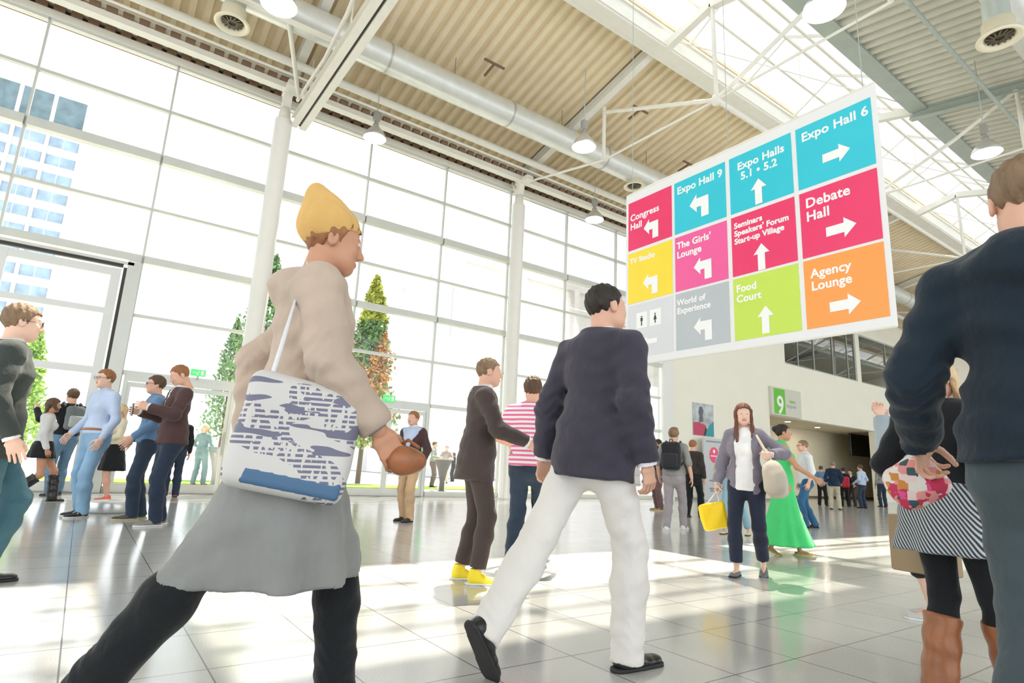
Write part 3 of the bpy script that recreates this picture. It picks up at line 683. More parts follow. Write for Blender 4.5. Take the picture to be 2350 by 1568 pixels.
LG = mat('leaf_green', (0.17, 0.30, 0.12), 0.6, 0, 0, 30, 0.3, 3); LO = mat('leaf_orange', (0.60, 0.28, 0.09), 0.6, 0, 0, 30, 0.3, 3)
LY = mat('leaf_yellow_green', (0.45, 0.48, 0.08), 0.6, 0, 0, 30, 0.3, 3); LB2 = mat('leaf_bright_green', (0.32, 0.52, 0.08), 0.6, 0, 0, 30, 0.3, 3)
tree(9.25, 23.4, 8.7, 1.5, 1.38, [LG, LO, LY, LB2], 'tall cone-shaped tree turning orange, outside the middle windows', 9000, seed=3)
tree(5.05, 23.6, 8.6, 3.4, 1.3, [LG], 'slim green tree just right of the first column', 2600, seed=4)
tree(5.3, 31.0, 7.4, 1.6, 1.1, [LG], 'small far green tree left of the first column', 2600, seed=5)
tree(-2.15, 31.0, 5.6, 0.5, 1.0, [LB2], 'leafy green tree behind the gate at the far left', 3000, seed=6)
# standing tables outside
def bar_table(x, y, s, label):
    r = empty('bar_table', (x, y, -0.03))
    MB().lathe([(0, 1.06), (0.35, 1.06), (0.35, 1.10), (0, 1.10)], n=28).build('table_top', mat('table_top_grey', (.35, .34, .32), .5), r)
    MB().lathe([(0.30, 1.06), (0.16, 0.7), (0.09, 0.35), (0.09, 0.05), (0.22, 0.02), (0.22, 0)], n=24).build('cover', mat('table_cover_'+s, (.10, .09, .08) if s == 'dark' else (.45, .44, .42), .8), r)
    tag(r, label, 'table'); return r
p = on_z(1013, 1127); bar_table(p[0], p[1], 'dark', 'dark cone-shaped standing table on the lawn, seen through the open door')
p = on_z(490, 1113); bar_table(p[0], p[1], 'grey', 'grey standing table outside, next to the woman in the teal suit')

# ================================================================== PEOPLE
def A(*v): return np.array(v, dtype=float)
def nrm(v): v = np.asarray(v, float); return v/(np.linalg.norm(v)+1e-12)
def smin(a, b, k):
    h = np.clip(0.5+0.5*(b-a)/k, 0, 1); return b*(1-h)+a*h-k*h*(1-h)
def cap(P, a, b, ra, rb):
    ba = b-a; pa = P-a; t = np.clip(pa@ba/(ba@ba), 0, 1)
    return np.linalg.norm(pa-t[:, None]*ba, axis=1)-(ra+(rb-ra)*t)
def ecap(P, a, b, A0, B0, ux):
    # capsule whose cross-section is an ellipse: A0=(half width, half depth) at a, B0 at b
    ba = b-a; L = np.linalg.norm(ba); w = ba/L; ux = nrm(ux-w*(ux@w)); uy = np.cross(w, ux)
    pa = P-a; s = pa@w; t = np.clip(s/L, 0, 1); ex = s-t*L
    aw = A0[0]+(B0[0]-A0[0])*t; ad = A0[1]+(B0[1]-A0[1])*t; c = np.minimum(aw, ad)
    q = np.sqrt((pa@ux/aw)**2+(pa@uy/ad)**2+(ex/c)**2)
    return (q-1)*c
def ell(P, c, r): r = np.asarray(r, float); return (np.sqrt((((P-c)/r)**2).sum(1))-1)*r.min()
def rot_x(a): c, s = math.cos(a), math.sin(a); return np.array([[1, 0, 0], [0, c, -s], [0, s, c]])
def rot_z(a): c, s = math.cos(a), math.sin(a); return np.array([[c, -s, 0], [s, c, 0], [0, 0, 1]])
def rot_y(a): c, s = math.cos(a), math.sin(a); return np.array([[c, 0, s], [0, 1, 0], [-s, 0, c]])

CORN = np.array([[i, j, k] for k in (0, 1) for j in (0, 1) for i in (0, 1)])
EDG = [(0,1),(2,3),(4,5),(6,7),(0,2),(1,3),(4,6),(5,7),(0,4),(1,5),(2,6),(3,7)]
def nets(fn, lo, hi, h):
    """surface of fn<0 inside a box, as quads"""
    lo = np.asarray(lo, float); hi = np.asarray(hi, float); n = np.maximum(np.ceil((hi-lo)/h).astype(int)+1, 3)
    ax = [lo[i]+h*np.arange(n[i]) for i in range(3)]
    G = np.stack(np.meshgrid(*ax, indexing='ij'), -1).reshape(-1, 3)
    f = fn(G).reshape(n); f = f+1e-9
    c = n-1; ins = f < 0
    sub = [ins[i:i+c[0], j:j+c[1], k:k+c[2]] for i, j, k in CORN]
    tot = sum(s.astype(np.int8) for s in sub); act = (tot > 0) & (tot < 8)
    idx = np.argwhere(act); m = len(idx)
    if m == 0: return np.zeros((0, 3)), np.zeros((0, 4), int)
    cv = np.stack([f[idx[:, 0]+i, idx[:, 1]+j, idx[:, 2]+k] for i, j, k in CORN], 1)
    acc = np.zeros((m, 3)); cnt = np.zeros(m)
    for a, b in EDG:
        fa, fb = cv[:, a], cv[:, b]; x = (fa < 0) != (fb < 0); t = np.where(x, fa/(fa-fb+1e-20), 0)
        acc += np.where(x[:, None], CORN[a]+t[:, None]*(CORN[b]-CORN[a]), 0); cnt += x
    V = lo+h*(idx+acc/cnt[:, None])
    vid = -np.ones(c, int); vid[act] = np.arange(m)
    Fs = []
    for d in range(3):
        e1, e2 = [(1, 2), (2, 0), (0, 1)][d]
        s0 = [slice(1, c[i]) for i in range(3)]; s0[d] = slice(0, c[d])
        s1 = list(s0); s1[d] = slice(1, c[d]+1)
        a, b = ins[tuple(s0)], ins[tuple(s1)]; E = np.argwhere(a != b)
        if not len(E): continue
        off = np.ones(3, int); off[d] = 0; P0 = E+off
        flip = a[tuple(E.T)]
        def g(o1, o2):
            q = P0.copy(); q[:, e1] -= o1; q[:, e2] -= o2; return vid[q[:, 0], q[:, 1], q[:, 2]]
        Q = np.stack([g(1, 1), g(0, 1), g(0, 0), g(1, 0)], 1)
        Q = np.where(flip[:, None], Q, Q[:, ::-1]); Q = Q[(Q >= 0).all(1)]
        Fs.append(Q)
    return V, np.concatenate(Fs)

# ---- canonical head (centre of the skull at the origin, y forward), 0.235 m tall
def head_fn(fem):
    j = 0.92 if fem else 1.0
    def f(P):
        P = P.copy(); X = np.abs(P[:, 0]); Q = np.stack([X, P[:, 1], P[:, 2]], 1)
        d = ell(P, A(0, -.012, .03), (.075, .094, .084))
        d = smin(d, ell(P, A(0, .022, -.03), (.058*j, .066, .085)), .03)
        d = smin(d, ell(P, A(0, .052, -.086), (.030*j, .030, .024)), .028)
        d = smin(d, ell(Q, A(.040, .02, -.062), (.022, .045, .03)), .03)      # jaw corner
        d = smin(d, ell(Q, A(.036, .068, -.022), (.018, .014, .018)), .02)    # cheek
        d = smin(d, cap(Q, A(0, .083, .024), A(.036, .076, .026), .007, .005), .014)  # brow
        es = np.linalg.norm(Q-A(.031, .096, .006), axis=1)-.017
        d = -smin(-d, es, .012)
        d = smin(d, cap(P, A(0, .086, .008), A(0, .106, -.028), .007, .0105), .010)
        d = smin(d, cap(Q, A(0.003, .098, -.033), A(.012, .092, -.034), .008, .007), .006)
        d = smin(d, np.linalg.norm(Q-A(.031, .0785, .006), axis=1)-.0125, .002)
        d = smin(d, cap(Q, A(0, .089, -.058), A(.022, .080, -.060), .0055, .003), .004)
        d = smin(d, cap(Q, A(0, .088, -.067), A(.019, .080, -.066), .0065, .003), .004)
        ear = ell(Q, A(.077, -.008, -.006), (.010, .019, .031)); ear = -smin(-ear, ell(Q, A(.087, -.004, -.002), (.008, .010, .018)), .004)
        d = smin(d, ear, .006)
        d = smin(d, cap(P, A(0, -.022, -.05), A(0, -.035, -.17), .054*j*j, .058*j*j), .02)
        return d
    return f
def head_mesh(fem, h):
    V, F = nets(head_fn(fem), (-.105, -.125, -.185), (.105, .135, .13), h)
    c = V[F].mean(1); X = np.abs(c[:, 0]); Q = np.stack([X, c[:, 1], c[:, 2]], 1)
    mi = np.zeros(len(F), int)
    eb = np.linalg.norm(Q-A(.031, .0785, .006), axis=1) < .0135; eb &= (np.abs(c[:, 2]-.006) < .0065) & (c[:, 1] > .084)
    mi[eb] = 2; ir = eb & (np.hypot(X-.031, c[:, 2]-.006) < .0056); mi[ir] = 3
    lp = (np.minimum(np.abs(c[:, 2]+.058), np.abs(c[:, 2]+.067)) < .005) & (X < .021) & (c[:, 1] > .084); mi[lp] = 1
    return V, F, mi
HEADS = {}
def get_head(fem, h):
    k = (fem, round(h, 4))
    if k not in HEADS: HEADS[k] = head_mesh(fem, h)
    return HEADS[k]
# ---- canonical right hand: wrist at origin, fingers to -Z, thumb to +Y, palm faces -X
def hand_fn(curl):
    fl = [(.033, .068, .0085), (.011, .077, .0088), (-.011, .072, .0085), (-.032, .056, .0078)]
    segs = []
    for i, (y, L, r) in enumerate(fl):
        b = A(0, y, -.088+abs(i-1)*.003); ang = 0; p = b; fan = y*1.6
        for kk, (fr, bend) in enumerate(((.46, curl*.75), (.30, curl*1.0), (.24, curl*.7))):
            ang += bend; dvec = A(-math.sin(ang), fan*.9, -math.cos(ang)); q = p+nrm(dvec)*L*fr
            segs.append((p, q, r*(1-.07*kk), r*(1-.07*(kk+1)))); p = q
    tb = A(-.008, .026, -.028); q1 = tb+nrm(A(-.35-.4*curl, .62-.2*curl, -.62))*.038; q2 = q1+nrm(A(-.35-.7*curl, .32-.4*curl, -.85))*.03; q3 = q2+nrm(A(-.4-.8*curl, .05-.5*curl, -.9))*.024
    def f(P):
        d = ecap(P, A(0, 0, .0), A(0, 0, -.03), (.017, .026), (.016, .034), A(1, 0, 0))
        d = smin(d, ecap(P, A(0, .002, -.035), A(0, 0, -.082), (.014, .038), (.012, .041), A(1, 0, 0)), .012)
        d = smin(d, ell(P, A(-.008, .020, -.035), (.016, .02, .03)), .01)
        d = smin(d, cap(P, A(0, 0, .03), A(0, 0, 0), .027, .024), .012)
        fg = None
        for a, b, ra, rb in segs:
            s = cap(P, a, b, ra, rb); fg = s if fg is None else smin(fg, s, .0015)
        d = smin(d, fg, .005)
        t = smin(smin(cap(P, tb, q1, .0125, .0105), cap(P, q1, q2, .0105, .0095), .002), cap(P, q2, q3, .0095, .008), .002)
        return smin(d, t, .006)
    return f
HANDS = {}
def get_hand(curl, h):
    k = (round(curl, 1), round(h, 4))
    if k not in HANDS: HANDS[k] = nets(hand_fn(curl), (-.11, -.07, -.185), (.035, .095, .035), h)
    return HANDS[k]
# ---- shoes: ankle centre at origin, toes to +y, sole at z=-.085
def shoe_fn(kind):
    def up(P):
        Q = P.copy()
        d = ecap(Q, A(0, -.035, -.052), A(0, .10, -.060), (.036, .030), (.044, .024), A(1, 0, 0))
        d = smin(d, ell(Q, A(0, .145, -.062), (.043, .052, .022)), .02)
        if kind in ('sneaker', 'dress', 'boot'):
            d = smin(d, ecap(Q, A(0, -.02, -.02), A(0, .045, -.045), (.034, .040), (.036, .026), A(1, 0, 0)), .03)
            d = smin(d, cap(Q, A(0, -.014, .03), A(0, -.02, -.05), .038, .041), .02)
        top = Q[:, 2]-(.028 if kind not in ('flat', 'heel') else -.035)
        if kind == 'tall': pass
        if kind == 'flat':
            op = ell(Q, A(0, .02, -.018), (.034, .075, .035)); d = np.maximum(d, -op)
        d = np.maximum(d, top); d = np.maximum(d, -(Q[:, 2]+.072))
        return d
    def sole(P):
        w = .040-.008*np.clip(-(P[:, 1]-.02)/.08, 0, 1)+.004*np.clip((P[:, 1]-.05)/.08, 0, 1)
        t = np.clip(P[:, 1], -.05, .155); d2 = np.hypot(P[:, 0], P[:, 1]-t)-w
        d = np.maximum(d2-.004, np.abs(P[:, 2]+.077)-.0085)
        if kind == 'heel':
            d = np.minimum(d, np.maximum(np.hypot(P[:, 0], P[:, 1]+.05)-.012, np.abs(P[:, 2]+.08)-.03))
        return d
    return up, sole
SHOES = {}
def shoe_mesh(kind, h=.006):
    if kind not in SHOES:
        u, s = shoe_fn(kind); V, F = nets(u, (-.07, -.1, -.1), (.07, .22, .06), h); V2, F2 = nets(s, (-.07, -.11, -.115), (.07, .22, -.05), h)
        SHOES[kind] = (V, F, V2, F2)
    return SHOES[kind]

def ik(a, b, l1, l2, hint):
    d = b-a; L = np.linalg.norm(d); mx = (l1+l2)*.999
    if L > mx: b = a+d*mx/L; d = b-a; L = mx
    x = (l1*l1-l2*l2+L*L)/(2*L); y = math.sqrt(max(l1*l1-x*x, 0)); u = d/L; h = hint-u*(hint@u); h = nrm(h)
    return a+u*x+h*y, b
def place_feet(px, py, headpy=None, H=None):
    b = on_z(px, py)
    if H is None:
        lo, hi = 0, 3
        for _ in range(40):
            mth_ = (lo+hi)/2
            if proj([b[0], b[1], mth_])[1] > headpy: lo = mth_
            else: hi = mth_
        H = lo
    return b[0], b[1], H
def place_head(px, py, H):
    b = on_z(px, py, H); return b[0], b[1], H

def person(label, pos, face, group=None, fem=False, skn='light', stance=None, arms=None, lean=0.0, twist=0.0, head=(0, 0), hands=(0.35, 0.35), build=1.0,
           hair=('short', 'hair_brown'), top=None, jacket=None, legs=None, skirt=None, dress=None, shoes=('sneaker', 'x', 'y'), glasses=False, belt=None, extra=None, res=None, hairtop=True, collar=None):
    """face: 0 = walks to the right of the picture, 90 = away, 180 = left, 270 = towards us (relative to the line of sight)"""
    X, Y, H = pos
    az = math.degrees(math.atan2(Y, X)); th = math.radians(az-90+face)      # heading of +y_local
    r = empty('person', (X, Y, 0), th-PI/2); dist = math.hypot(X, Y)
    h = res or float(np.clip(dist*.0022, .0095, .024)); s = H/1.75
    wf = build*(0.92 if fem else 1.0)
    st = dict(L=(0, .0, 0, 0), R=(0, .0, 0, 0), drop=.0); st.update(stance or {})
    # skeleton
    hz = .515*H-st['drop']*H
    pel = A(0, 0, hz); Rt = rot_z(twist) @ rot_x(-lean)
    def T(v): return pel+Rt @ (np.asarray(v, float)*H)
    waist, chest, neck = T((0, 0, .10)), T((0, .004, .21)), T((0, -.006, .315))
    shw = (.090 if fem else .104)*build
    J = {}
    for sd_, k in ((-1, 'L'), (1, 'R')):
        hip = pel+A(sd_*.050*H, 0, -.005*H); fx, fy, lift, pit = st[k]
        ank = A(sd_*.058*H+fx*H, fy*H, .046*H+lift*H)
        yaw = sd_*-.10
        # pitch raises the heel
        knee, ank = ik(hip, ank, (.239+st['drop']*.3)*H, (.233+st['drop']*.3)*H, A(sd_*.08, 1, 0.1))
        J['hip'+k], J['knee'+k], J['ank'+k], J['pit'+k], J['fyaw'+k] = hip, knee, ank, pit, yaw
        sh = T((sd_*shw, -.006, .276)); J['sh'+k] = sh
    ar = dict(L=(.12, .10, -.96), R=(.12, .10, -.96)); ar.update(arms or {})
    AL = .305*H
    for sd_, k in ((-1, 'L'), (1, 'R')):
        t = ar[k]; hint = A(sd_*.35, -1, -.1) if len(t) < 4 else A(*t[3])*A(sd_, 1, 1)
        w = J['sh'+k]+(rot_z(twist) @ A(sd_*t[0], t[1], t[2]))*AL
        el, w = ik(J['sh'+k], w, .160*H, .145*H, hint); J['el'+k], J['wr'+k] = el, w
    ux = Rt @ A(1, 0, 0)
    def torso(P, i, bottom=0.0, slim=1.0):
        w = wf*slim
        d = ecap(P, T((0, -.004, -.02)), T((0, 0, .03)), (.096*H*w+i, .066*H*w+i), (.088*H*w+i, .060*H*w+i), ux)
        d = smin(d, ecap(P, T((0, 0, .06)), waist, (.076*H*w+i, .056*H*w+i), (.077*H*w+i, .056*H*w+i), ux), .05*H)
        d = smin(d, ecap(P, chest, T((0, -.004, .262)), (.096*H*w+i, .064*H*w+i), (.088*H*w+i, .056*H*w+i), ux), .06*H)
        d = smin(d, np.minimum(cap(P, T((0, -.010, .292)), T((-shw*.93, -.008, .272)), .034*H+i*.6, .028*H+i*.8), cap(P, T((0, -.010, .292)), T((shw*.93, -.008, .272)), .034*H+i*.6, .028*H+i*.8)), .035*H)
        d = smin(d, cap(P, T((0, -.008, .29)), neck, .042*H+i*.7, .032*H+i*.5), .03*H)
        if fem: d = smin(d, np.minimum(ell(P, T((-.042, .045, .205)), A(.035, .03, .033)*H+i), ell(P, T((.042, .045, .205)), A(.035, .03, .033)*H+i)), .03*H)
        return d
    def arm(P, k, i, upto=1.0, slack=0.0):
        sh, el, wr = J['sh'+k], J['el'+k], J['wr'+k]; m_ = (0.86 if fem else 1.0)*build**.5
        d = cap(P, sh, el, .0285*H*m_+i*.8+slack*.3, .0235*H*m_+i+slack)
        if upto > .5:
            e = el+(wr-el)*min(1.0, (upto-.5)*2); u = nrm(wr-el)
            f2 = cap(P, el, e, .0245*H*m_+i+slack, .017*H*m_+i+slack*.8+.000)
            if i > .004: f2 = np.maximum(f2, (P-e)@u-.002)
            d = smin(d, f2, .012*H)
        elif i > .004:
            e = sh+(el-sh)*upto*2; u = nrm(el-sh); d = np.maximum(d, (P-e)@u)
        return d
    def leg(P, k, i, wide=0.0, cut=None):
        hip, kn, an = J['hip'+k], J['knee'+k], J['ank'+k]; m_ = build**.5*(0.97 if fem else 1.0)
        d = cap(P, hip, kn, .050*H*m_+i, .031*H*m_+i+wide*.6)
        d = smin(d, cap(P, kn, kn+(an-kn)*.35, .030*H*m_+i+wide*.6, .031*H*m_+i+wide), .02*H)
        d2 = cap(P, kn+(an-kn)*.35, an, .031*H*m_+i+wide, .017*H*m_+i+wide)
        if i > .004: d2 = cap(P, kn+(an-kn)*.35, an+nrm(an-kn)*.03*H, .031*H*m_+i+wide, .0265*H+i+wide)
        if i > .004: d2 = np.maximum(d2, (P-(an+nrm(an-kn)*(.030*H if cut is None else cut*H)))@nrm(an-kn))
        return smin(d, d2, .02*H)
    rg = np.random.default_rng(int(abs(px_seed(label)))); ph = rg.uniform(0, 6, 6)
    JW = [(J['el'+k], nrm(J['wr'+k]-J['sh'+k])) for k in 'LR']+[(J['knee'+k], nrm(J['ank'+k]-J['hip'+k])) for k in 'LR']+[(J['ank'+k]+A(0, 0, .04*H), A(0, 0, 1)) for k in 'LR']
    def wr_(P, amp):
        o = 0
        if dist < 9:
            for q_, u_ in JW:
                v = P-q_; o = o+np.exp(-(v*v).sum(1)/(.055*H)**2)*amp*1.0*np.sin((v@u_)*105+4*np.sin(v[:, 0]*25+v[:, 1]*30))
        return o+1.35*amp*(np.sin(P[:, 2]*42+P[:, 0]*18+ph[0]+2*np.sin(P[:, 1]*13+ph[1]))*.5+np.sin(P[:, 2]*71-P[:, 1]*33+ph[2]+2*np.sin(P[:, 0]*17))*.3)
    lo = np.min([J[k] for k in J if k[:2] in ('hi', 'kn', 'an', 'sh', 'el', 'wr')], 0)-.14; hi = np.max([J[k] for k in J if k[:2] in ('hi', 'kn', 'an', 'sh', 'el', 'wr')], 0)+.14
    lo = np.minimum(lo, A(-.26, -.22, 0)); hi = np.maximum(hi, A(.26, .22, 0)); hi[2] = max(hi[2], neck[2]+.06)
    zhip = J['hipL'][2]
    # ---- the body: one mesh
    def body(P):
        d = torso(P, 0.0)
        for k in 'LR':
            d = smin(d, arm(P, k, 0.0), .03*H); d = smin(d, leg(P, k, 0.0), .025*H)
            an = J['ank'+k]; Rf = rot_z(J['fyaw'+k]) @ rot_x(-J['pit'+k]); d = smin(d, cap(P, an+Rf @ A(0, 0, -.014*H), an+Rf @ A(0, .07*H, -.030*H), .014*H, .010*H), .012)
        return d
    bV, bF = nets(body, lo-A(0, 0, .03), hi, max(h, .011)); parts = [(bV, bF, np.zeros(len(bF), int))]
    hs = H/1.75*(.96 if fem else 1.0)
    hp = neck+Rt @ A(0, .022*H, .0)+A(0, 0, .085*H)
    Rh = rot_z(twist*.6+head[0]) @ rot_x(head[1])
    hV, hF, hm = get_head(fem, .0048 if dist < 4.5 else (.0062 if dist < 9 else .010))
    parts.append(((hV*hs) @ Rh.T+hp, hF, hm))
    for sd_, k, cu in ((-1, 'L', hands[0]), (1, 'R', hands[1])):
        V_, F_ = get_hand(cu, .004 if dist < 6 else (.0055 if dist < 11 else .009)); V_ = V_.copy()
        if sd_ < 0: V_[:, 0] *= -1; F_ = F_[:, ::-1]
        wv = nrm(J['wr'+k]-J['el'+k]); hd = nrm(wv+A(0, 0, -.15)); zc = -hd
        tyv = A(0, 1, .0) if abs(hd[1]) < .8 else A(0, 0, 1); yc = nrm(tyv-zc*(tyv@zc)); xc = np.cross(yc, zc)
        Rm = np.stack([xc, yc, zc], 1); parts.append(((V_*s*(.92 if fem else 1.0)) @ Rm.T+J['wr'+k], F_, np.zeros(len(F_), int))); J['hand'+k] = J['wr'+k]+hd*.085*s; J['hdir'+k] = hd
    V = []; F = []; MI = []; n0 = 0
    for v, f, m_ in parts: V.append(v); F.append(f+n0); MI.append(m_); n0 += len(v)
    link_mesh('body', np.concatenate(V), np.concatenate(F), [skin(skn), LIP, EYEW, IRIS], r, np.concatenate(MI), True)
    def grow(name, fn, material, lo_=None, hi_=None, hh=None, parent=None):
        V_, F_ = nets(fn, lo if lo_ is None else lo_, hi if hi_ is None else hi_, hh or h)
        if len(F_) == 0: return None
        return link_mesh(name, V_, F_, material, parent or r, None, True)
    def cutplane(P, z, nvec=None):
        n_ = Rt @ A(0, 0, 1); return -((P-(pel+Rt @ A(0, 0, z*H)))@n_)
    # ---- trousers / leggings
    if legs:
        mt, wide, up = legs[0], legs[1], (legs[2] if len(legs) > 2 else None)
        def tf(P):
            d = np.maximum(torso(P, .011), (P-(pel+Rt @ A(0, 0, .055*H)))@(Rt @ A(0, 0, 1)))
            for k in 'LR': d = smin(d, leg(P, k, .011, wide, up), .026*H)
            return d+wr_(P, .0035 if wide > .004 else .0012)
        hz_ = hi.copy(); hz_[2] = pel[2]+.16*H; grow('trousers' if wide > .003 else 'leggings', tf, mt, lo, hz_)
    if belt:
        grow('belt', lambda P: np.maximum(torso(P, .021), np.abs((P-T((0, 0, .055)))@(Rt @ A(0, 0, 1)))-.018), belt, pel-A(.25, .2, .05), pel+A(.25, .25, .26), .009)
    # ---- shirt and jacket
    def garment(name, mt, infl, hem, sleeve, open_w=0.0, slack=0.0, flare=0.0, neckz=.326, wamp=.003, hood=False, full=0):
        nup = Rt @ A(0, 0, 1); rx = Rt @ A(1, 0, 0); ry = Rt @ A(0, 1, 0)
        def f(P):
            q = P-pel; z = q@nup; d = torso(P, infl)
            if hem < .05:
                d = smin(d, ecap(P, T((0, -.004, hem)), T((0, -.002, .07)), (.098*H*wf+infl+flare, .072*H*wf+infl+flare), (.090*H*wf+infl, .064*H*wf+infl), ux), .03)
            d = np.maximum(d, hem*H-z); d = np.maximum(d, z-neckz*H)
            for k in 'LR':
                sl = sleeve if not isinstance(sleeve, dict) else sleeve[k]
                if sl > 0:
                    d = smin(d, arm(P, k, infl*.75+.002, sl, slack), .022*H)
            if open_w:
                x = np.abs(q@rx); zz = z/H; w = full if full else np.where(zz > .12, open_w*(zz-.12)/.17, np.where(zz < 0, open_w*.5*(-zz)/.1, 0.0))+.004
                d = np.maximum(d, np.minimum(w-x, q@ry-.0))
            if hood:
                d = smin(d, ell(P, T((0, -.055, .285)), A(.062, .042, .045)*H), .03)
            # collar
            return d+wr_(P, wamp)
        l2 = lo.copy(); l2[2] = max(lo[2], min(pel[2]+hem*H-.05, min(J['wrL'][2], J['wrR'][2])-.08)); return grow(name, f, mt, l2, hi)
    if dress:
        mt, hemz, wid, slv = dress
        def df(P):
            up_ = np.maximum(torso(P, .010), pel[2]-P[:, 2])
            t = np.clip((pel[2]+.06*H-P[:, 2])/(pel[2]+.06*H-hemz*H), 0, 1); cx = (J['ankL'][:2]+J['ankR'][:2])/2*t[:, None]*.8
            a = (.092*H*wf+.012)+(wid-.1*H)*t**1.7; b_ = (.066*H*wf+.012)+(wid*1.05-.08*H)*t**1.7
            x, y = P[:, 0]-cx[:, 0], P[:, 1]-cx[:, 1]; ang = np.arctan2(y, x); pl_ = 1+.07*t*np.sin(9*ang+2*np.sin(3*ang)+P[:, 2]*2)
            d = (np.sqrt((x/a/pl_)**2+(y/b_/pl_)**2)-1)*np.minimum(a, b_)*.8
            d = np.maximum(np.maximum(d, P[:, 2]-(pel[2]+.07*H)), hemz*H-P[:, 2]); d = np.maximum(d, -(d+.02)*0+d)
            return smin(up_, d, .03)
        l2 = np.minimum(lo, A(-.55, -.6, 0)); h2 = np.maximum(hi, A(.55, .6, 0)); grow('dress', df, mt, l2, h2)
    if skirt:
        mt, hemz, wid, topz = skirt
        def sf(P):
            z0 = pel[2]+topz*H; t = np.clip((z0-P[:, 2])/(z0-hemz*H), 0, 1); ang = np.arctan2(P[:, 1], P[:, 0])
            a = (.088*H*wf+.016)+(wid-.09*H)*t**.8; b_ = (.064*H*wf+.016)+(wid-.075*H)*t**.8; pl_ = 1+.05*t*np.sin(8*ang+1)
            d = (np.sqrt((P[:, 0]/a/pl_)**2+(P[:, 1]/b_/pl_)**2)-1)*np.minimum(a, b_)
            for k in 'LR': d = smin(d, leg(P, k, .020), .05*H)
            return np.maximum(np.maximum(d, P[:, 2]-z0), hemz*H-P[:, 2])+wr_(P, .003)
        grow('skirt', sf, mt, np.minimum(lo, A(-.45, -.45, hemz*H-.1)), np.maximum(A(.45, .45, pel[2]+.2), A(0, 0, 0)))
    if top: garment(*top[0:1], **top[1])
    if collar:
        def cf(P):
            u = nrm(neck-T((0, 0, .28))); q = P-neck; z = q@u; rr = np.linalg.norm(q-z[:, None]*u, axis=1)
            return np.maximum(np.abs(rr-(.0365*H+.004+z*.12))-.006, np.abs(z-.012)-.026)
        grow('collar', cf, collar, neck-.12, neck+.13, .0065)
    if jacket: garment(*jacket[0:1], **jacket[1])
    if collar and jacket and dist < 12:
        for k in 'LR':
            u_ = nrm(J['wr'+k]-J['el'+k]); w_ = J['wr'+k]; rr_ = .0175*H+.014
            MB().tube([tuple(w_-u_*.03), tuple(w_+u_*.012)], rr_, 18).build('cuff', collar, r)
    # ---- shoes
    kind, upm, som = shoes
    tall = None
    if kind.startswith('tall'): tall = kind; kind = 'boot'
    V1, F1, V2, F2 = shoe_mesh(kind)
    for sd_, k in ((-1, 'L'), (1, 'R')):
        fs = s*(.90 if fem else 1.0); hgt_ = -.0855*fs
        Rf = rot_z(J['fyaw'+k]) @ rot_x(-J['pit'+k]); an = J['ank'+k]+Rf @ A(0, 0, 0)
        off = A(0, 0, .0)
        if J['pit'+k] == 0: off = A(0, 0, .0855*fs-.046*H-(st[k][2]*0))
        so = link_mesh('boot' if tall else 'shoe', (V1*fs) @ Rf.T+an+off, F1, upm, r, None, True)
        if tall:
            tz = float(tall[4:] or .5); kn = J['knee'+k]
            def bf(P, k=k, kn=kn, tz=tz):
                a_ = J['ank'+k]; e = a_+(kn-a_)*tz; u = nrm(kn-a_); mq = a_+(kn-a_)*min(tz, .5); d = smin(cap(P, a_-A(0, 0, .012*H), mq, .045*H, .047*H), cap(P, mq, e, .045*H, .049*H), .01); return np.maximum(d, (P-e)@u)+.003*np.sin(P[:, 2]*60+P[:, 0]*20)+.002*np.sin(P[:, 2]*37-P[:, 1]*40)
            V_, F_ = nets(bf, np.minimum(J['ank'+k], kn)-.1, np.maximum(J['ank'+k], kn)+.1, .009); link_mesh('boot_shaft', V_, F_, upm, so, None, True)
        link_mesh('sole', (V2*fs) @ Rf.T+an+off, F2, som, so, None, True)
    # ---- hair
    if hair:
        hk, hm_ = hair; hmat = MATS.get(hm_) or mat(hm_, HAIRC[hm_], .55, 0, .6, 60, .25, 25, (1, 1, .25), .4)
        hf = head_fn(fem)
        def hairf(P):
            q = P; X = np.abs(q[:, 0]); y, z = q[:, 1], q[:, 2]
            n = .0022*np.sin(q[:, 0]*190+z*60)+.0022*np.sin(y*170+z*40)
            thick = {'short': .009, 'crop': .005, 'messy': .013, 'long': .014, 'bun': .008, 'bob': .016, 'balding': .006}.get(hk, .011)
            d = ell(q, A(0, -.012, .03), (.075+thick, .094+thick, .084+thick*1.3))
            line = np.where(y > .055, .060, np.where(y > .02, -.0+.060*np.clip((y-.02)/.035, 0, 1), np.where(y > -.03, -.012, -.055)))
            d = np.maximum(d, line-z)
            if hk == 'messy': d = smin(d, ell(q, A(.01, .03, .105), (.055, .055, .022)), .02)
            if hk == 'quiff': d = smin(d, ell(q, A(0, .045, .10), (.05, .045, .028)), .02)
            if hk in ('long', 'bob'):
                L = .30 if hk == 'long' else .16
                d = smin(d, ecap(q, A(0, -.075, .0), A(0, -.095, -L), (.075, .035), (.07, .022), A(1, 0, 0)), .03)
                Q = np.stack([X, y, z], 1)
                d = smin(d, ecap(Q, A(.078, -.01, .03), A(.080, .055, -L*.5), (.016, .036), (.020, .024), A(1, 0, 0)), .025); d = smin(d, ecap(Q, A(.080, .055, -L*.5), A(.078, .085, -L), (.020, .024), (.020, .014), A(1, 0, 0)), .02) if hk == 'long' else d
                d = np.maximum(d, -ell(q, A(0, .085, -.03), (.066, .10, .105)))
            if hk == 'bun': d = smin(d, ell(q, A(0, -.105, .055), (.042, .04, .04)), .012)
            return d+n
        V_, F_ = nets(hairf, (-.13, -.16, -.36 if hk in ('long', 'bob') else -.12), (.13, .13, .16), .006 if dist < 6 else .009)
